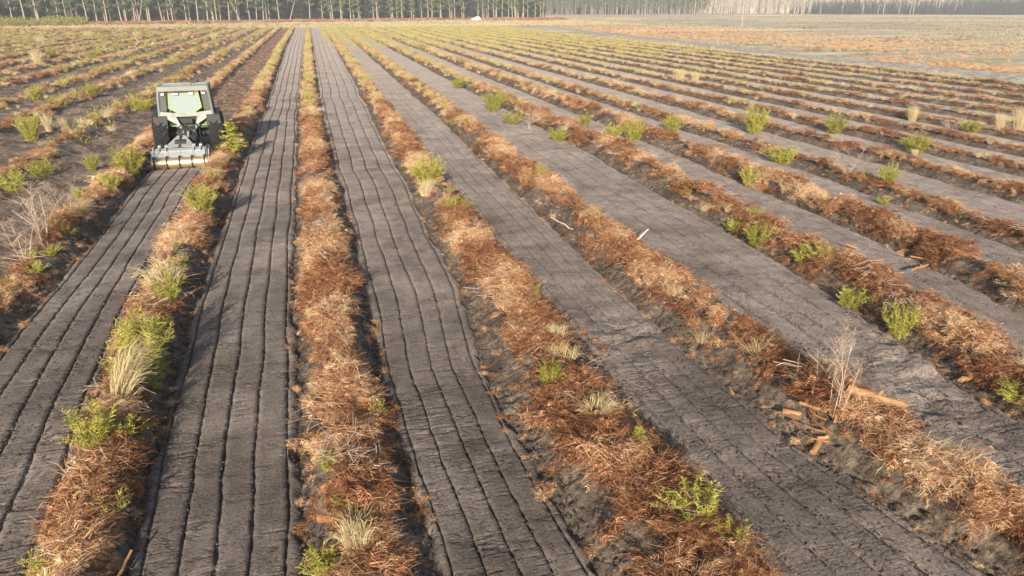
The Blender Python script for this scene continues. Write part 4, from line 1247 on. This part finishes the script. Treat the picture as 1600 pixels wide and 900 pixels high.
# cab inside the cage
mb = MB(); mb.box((0, .38, 1.36), (1.5, 1.5, .12)); mb.box((0, 1.1, 1.62), (1.45, .06, .5));
for x in (-.72, .72): mb.box((x, .38, 1.6), (.05, 1.5, .42))
mb.build('cab_body', M['green_paint'], T, bevel=.02)
mb = MB(); mb.box((0, -.37, 1.60), (1.3, .05, .46)); mb.build('rear_cover', M['dark_steel'], T)
mb = MB(); mb.box((0, .15, 1.62), (.5, .45, .14)); mb.box((0, -.08, 2.0), (.48, .12, .7)); mb.build('seat', M['seat'], T, bevel=.05)
mb = MB(); mb.bar((0, .75, 1.5), (0, .62, 1.98), .03); mb.lathe_x([(-.2, .02), (.2, .02)], (0, .62, 2.0), 8); mb.build('steering_wheel', M['seat'], T)
def rear(u, z): return (u, -.56 + (z - 1.72) * .10, z)      # rear face leans forward a little
# rear window: green surround, glass
mb = MB()
win = [(-.60, 2.72), (.60, 2.72), (.66, 2.10), (.36, 1.90), (-.36, 1.90), (-.66, 2.10)]
inn = [(-.545, 2.68), (.545, 2.68), (.60, 2.125), (.34, 1.945), (-.34, 1.945), (-.60, 2.125)]
for i in range(6):
    j = (i + 1) % 6
    mb.plate([rear(*win[i]), rear(*win[j]), rear(*inn[j]), rear(*inn[i])], .06)
rw = mb.build('rear_window', M['green_paint'], T)
mb = MB(); mb.plate([rear(*p) for p in inn], .02); mb.build('pane', M['glass'], rw)
# cage: corner posts, beams and panels
def hb(mb, p, q, wx, wy):
    """square bar between two points"""
    p, q = Vector(p), Vector(q); d = q - p
    mb.box((p + q) / 2, (wx, wy, d.length), d.to_track_quat('Z', 'Y').to_matrix())
posts = []
for s in (-1, 1):
    mb = MB(); hb(mb, (s * 1.06, -.56, 1.70), (s * .97, -.43, 2.98), .085, .085); mb.build('cage_post', M['cage'], T, bevel=.012)
    mb = MB(); hb(mb, (s * 1.06, 1.55, 1.55), (s * .97, 1.15, 2.98), .085, .085); mb.build('cage_post', M['cage'], T, bevel=.012)
    mb = MB(); hb(mb, (s * 1.07, .45, 1.62), (s * .98, .42, 2.96), .05, .05); mb.build('cage_post', M['cage'], T)
    # side sill and side window with guard bars
    mb = MB(); mb.plate([(s * 1.07, -.52, 1.70), (s * 1.07, 1.5, 1.60), (s * 1.06, 1.5, 1.72), (s * 1.06, -.52, 1.86)], .04); mb.build('side_sill', M['cage'], T)
    sw = MB(); sw.plate([(s * .80, -.42, 1.86), (s * .80, 1.35, 1.74), (s * .76, 1.1, 2.74), (s * .76, -.32, 2.74)], .015)
    sw = sw.build('side_window', M['glass'], T)
    mb = MB()
    for i in range(6):
        y = -.30 + i * .27
        mb.bar((s * 1.055, y, 1.80), (s * .985, y * .9 + .03, 2.80), .009, n=5)
    for z in (2.05, 2.3, 2.55): mb.bar((s * (1.06 - (z - 1.7) * .065), -.48, z), (s * (1.06 - (z - 1.7) * .065), 1.35, z), .009, n=5)
    mb.build('side_guard', M['dark_steel'], T)['kind'] = 'stuff'
    # rear quarter window beside the green frame: dark glass behind mesh
    q = MB(); q.plate([rear(s * .70, 2.72), rear(s * .93, 2.72), rear(s * .98, 1.98), rear(s * .74, 1.98)], .015)
    qw = q.build('quarter_window', M['dark_glass'], T)
    mb = MB()
    for i in range(4):
        u = .735 + .065 * i; mb.bar(Vector(rear(s * (u + .02), 1.97)) + V3(0, -.04, 0), Vector(rear(s * u, 2.74)) + V3(0, -.04, 0), .007, n=4)
    mb.build('guard_bars', M['cage'], qw)
    # lights under the top beam
    for u in (.30, .80):
        mb = MB(); c = rear(s * u, 2.70); mb.box((c[0], c[1] - .09, c[2]), (.15 if u > .5 else .22, .08, .09))
        lt = mb.build('work_light', M['dark_steel'], T, bevel=.015)
        mb = MB(); mb.box((c[0], c[1] - .135, c[2]), (.12 if u > .5 else .19, .012, .065)); mb.build('lens', M['lamp'], lt)
    mb = MB(); mb.prism([(-.78, 1.30), (-.62, 1.78), (-.2, 1.96), (.45, 1.96), (.8, 1.60), (.72, 1.58), (.40, 1.89), (-.18, 1.89), (-.55, 1.72), (-.70, 1.28)], 'x', s * .78, s * 1.32)
    mb.build('fender', M['dark_steel'], T)
mb = MB(); mb.box((0, -.445, 2.90), (1.98, .11, .20)); mb.box((0, 1.16, 2.93), (1.96, .10, .14))
for s in (-1, 1): mb.box((s * .955, .36, 2.93), (.10, 1.52, .14))
mb.build('roof_frame', M['cage'], T, bevel=.015)
mb = MB(); mb.box((0, .36, 2.90), (1.80, 1.50, .05))
rf = mb.build('roof', M['dark_steel'], T, bevel=.02)
mb = MB(); mb.box((0, .36, 2.945), (1.05, 1.25, .04)); mb.build('roof_hatch', M['cage'], rf, bevel=.01)
mb = MB()
for y in (.0, .45, .85): mb.box((0, y, 2.985), (1.82, .05, .03))
mb.build('roof_bar', M['cage'], rf, bevel=.01)
mb = MB(); mb.tube([(.35, -.3, 2.98), (.35, -.32, 3.10), (.62, -.05, 3.12)], [.015] * 3, 5); mb.build('aerial_bracket', M['dark_steel'], T)
for s in (-1, 1):
    mb = MB(); mb.box((s * .80, .2, 2.94), (.16, .5, .04)); mb.build('roof_vent', M['dark_steel'], rf)
# lower rear panel tapering down to the linkage
mb = MB()
mb.plate([rear(-1.09, 1.74), rear(1.09, 1.74), rear(1.06, 1.98), rear(.38, 1.90), rear(-.38, 1.90), rear(-1.06, 1.98)], .05)
mb.build('rear_panel', M['cage'], T)
for s in (-1, 1):
    mb = MB(); mb.plate([rear(s * .42, 1.74), rear(s * .92, 1.74), (s * .40, -.62, 1.42), (s * .30, -.66, 1.18), (s * .26, -.66, 1.30)], .04)
    mb.build('bracket_plate', M['cage'], T)
    mb = MB(); mb.bar((s * .42, -.35, .72), (s * .46, -1.50, .52), .045); mb.bar((s * .42, -.45, 1.32), (s * .45, -1.0, .62), .032)
    mb.build('lift_arm', M['dark_steel'], T)
    mb = MB(); mb.bar((s * .33, -.42, 1.36), (s * .43, -.62, 1.36), .06); mb.bar((s * .25, -.55, .95), (s * .20, -.78, 1.18), .035); mb.build('hydraulic_ram', M['grey_steel'], T, True)
mb = MB(); mb.bar((0, -.5, 1.22), (0, -1.55, 1.02), .035); mb.bar((0, -.8, 1.165), (0, -1.2, 1.09), .055); mb.build('top_link', M['grey_steel'], T, True)
mb = MB(); mb.bar((0, -.55, .85), (0, -1.5, .62), .07, n=10); mb.build('drive_shaft', M['dark_steel'], T, True)
random.seed(5)
mb = MB()
for i in range(7):
    x = random.uniform(-.3, .3); mb.tube([(x, -.5, 1.45), (x * 1.4, -.85, 1.5 - random.random() * .2), (x * .8, -1.25, 1.15), (x * .9, -1.55, .85)], [.016] * 4, 6)
mb.build('hose', M['dark_steel'], T, True)
mb = MB(); mb.box((0, -.58, 1.55), (.42, .10, .22)); mb.box((-.22, -.62, 1.34), (.10, .12, .16)); mb.box((.2, -.63, 1.30), (.12, .12, .12)); mb.build('valve_block', M['dark_steel'], T, bevel=.02)

# ------------------------------------------------------------ tiller with its ringed roller, carried by the tractor
I = tag(empty('soil_tiller', (-5.97, 32.55, 0), R(2.0)), 'wide silver soil tiller with ringed brass roller behind the tractor', 'tiller')
mb = MB(); mb.prism([(1.25, .18), (1.25, .46), (1.02, .70), (.62, .74), (.40, .66), (.34, .50), (.34, .40), (1.1, .16)], 'x', -1.02, 1.02)
mb.build('housing', M['grey_steel'], I, bevel=.02)
mb = MB(); mb.plate([(-1.0, .36, .62), (1.0, .36, .62), (1.0, .10, .40), (-1.0, .10, .40)], .03)
door = mb.build('rear_door', M['grey_steel'], I)
for i in range(5):
    x = -.98 + .49 * i
    mb = MB(); mb.plate([(x, .40, .68), (x, .06, .43), (x, .02, .36), (x, .40, .56)], .045); mb.build('scraper', M['grey_steel'], door)
for s in (-1, 1):
    mb = MB(); mb.prism([(1.35, .10), (1.30, .60), (1.0, .80), (.5, .80), (.25, .60), (.20, .12), (.5, .02), (1.1, .02)], 'x', s * 1.03, s * 1.09)
    mb.build('end_plate', M['blue_dark'] if s > 0 else M['grey_steel'], I, bevel=.015)
    mb = MB(); mb.prism([(.55, .55), (.45, .30), (-.10, .12), (-.12, .26), (.25, .50), (.40, .70)], 'x', s * 1.105, s * 1.15)
    mb.build('roller_arm', M['grey_steel'], I, bevel=.01)
    mb = MB(); mb.plate([(s * .62, .55, .76), (s * .16, 1.42, 1.12), (s * .06, 1.42, 1.12), (s * .06, .60, .80)], .04)
    mb.plate([(s * .62, .55, .74), (s * .16, 1.42, 1.10), (s * .20, 1.42, .60), (s * .62, 1.2, .60)], .04)
    mb.build('headstock', M['grey_steel'], I)
    for u in (.55, .82):
        mb = MB(); mb.box((s * u, .72, .80), (.12, .26, .14)); mb.bar((s * u, .55, .80), (s * u, .30, .68), .03); mb.build('adjuster', M['grey_steel'], I, bevel=.02)
mb = MB(); mb.lathe_x([(-.22, .16), (-.22, .20), (.22, .20), (.22, .16)], (0, 1.0, .84), 16); mb.box((0, 1.0, .80), (.5, .5, .22)); mb.build('gearbox', M['dark_steel'], I, bevel=.02)
mb = MB(); mb.lathe_x([(.0, .34), (.05, .36), (.09, .34), (.09, .001)], (1.09, .78, .46), 24); mb.build('drive_cover', M['blue_dark'], I, True)
mb = MB(); mb.lathe_x([(-1.10, .001), (-1.10, .225), (1.10, .225), (1.10, .001)], (0, -.10, .24), 32)
ro = mb.build('roller', M['brass'], I, False, .008)
for i in range(5):
    x = -.98 + .49 * i
    mb = MB(); mb.lathe_x([(x - .03, .22), (x - .018, .275), (x + .018, .275), (x + .03, .22)], (0, -.10, .24), 32)
    for k in range(14):
        a = 6.283 * k / 14; mb.box((x, -.10 + .285 * math.cos(a), .24 + .285 * math.sin(a)), (.065, .035, .035), Matrix.Rotation(a, 3, 'X'))
    mb.build('roller_ring', M['dark_steel'], ro)

# ------------------------------------------------------------ white van at the forest edge
CZ = float(land_z(np.array(72.0), np.array(334.0)))
K = tag(empty('white_car', (72, 334, CZ), R(62)), 'white car parked in the gap at the forest edge', 'car')
mb = MB()
mb.prism([(-1.95, .45), (-2.0, .85), (-1.85, 1.05), (-1.55, 1.68), (-1.2, 1.76), (.25, 1.72), (.85, 1.10), (1.85, .95), (2.02, .62), (1.98, .40), (-1.9, .36)], 'x', -.84, .84)
mb.build('body', M['white_paint'], K, bevel=.08)
for s in (-1, 1):
    for a, b in (((-1.5, -.62), (-.52, .30)),):
        for q in (a, b):
            m2 = MB(); m2.plate([(s * .85, q[0], 1.12), (s * .85, q[1], 1.12), (s * .85, q[1] - (.22 if q[1] > 0 else 0), 1.60), (s * .85, q[0] + (.2 if q[0] < -1 else 0), 1.60)], .02); m2.build('side_window', M['dark_glass'], K)
    for y in (-1.3, 1.3):
        m2 = MB(); m2.lathe_x([(-.1, .001), (-.1, .30), (-.08, .33), (.08, .33), (.1, .30), (.1, .001)], (0, 0, 0), 20)
        wv = m2.build('wheel', M['rubber'], K, True); wv.location = (s * .80, y, .33)
        m2 = MB(); m2.lathe_x([(s * .11, .20), (s * .11, .001)], (0, 0, 0), 16); m2.build('rim', M['grey_steel'], wv)
    m2 = MB(); m2.box((s * .62, -1.93, .95), (.22, .08, .16)); m2.build('tail_light', paint('red_lens', (.45, .02, .02), .2, 0, 0), K)
    m2 = MB(); m2.box((s * .60, 1.95, .80), (.30, .08, .14)); m2.build('headlight', M['lamp'], K)
m2 = MB(); m2.plate([(-.68, -1.84, 1.14), (.68, -1.84, 1.14), (.60, -1.60, 1.60), (-.60, -1.60, 1.60)], .03); m2.build('rear_window', M['dark_glass'], K)
m2 = MB(); m2.plate([(-.66, .84, 1.15), (.66, .84, 1.15), (.58, .36, 1.64), (-.58, .36, 1.64)], .03); m2.build('windscreen', M['dark_glass'], K)

# ------------------------------------------------------------ haze
mb = MB(); mb.box((250, 1850, 11.5), (5700, 4500, 27))
hz, nt, bs = new_mat('haze_air')
nt.nodes.remove(bs)
pv = N(nt, 'ShaderNodeVolumePrincipled')
pv.inputs['Color'].default_value = (.93, .94, .97, 1)
pv.inputs['Density'].default_value = HAZE_DENSITY
pv.inputs['Anisotropy'].default_value = 0.4
nt.links.new(pv.outputs[0], nt.nodes['Material Output'].inputs['Volume'])
ho = mb.build('haze', hz)
tag(ho, kind='stuff')
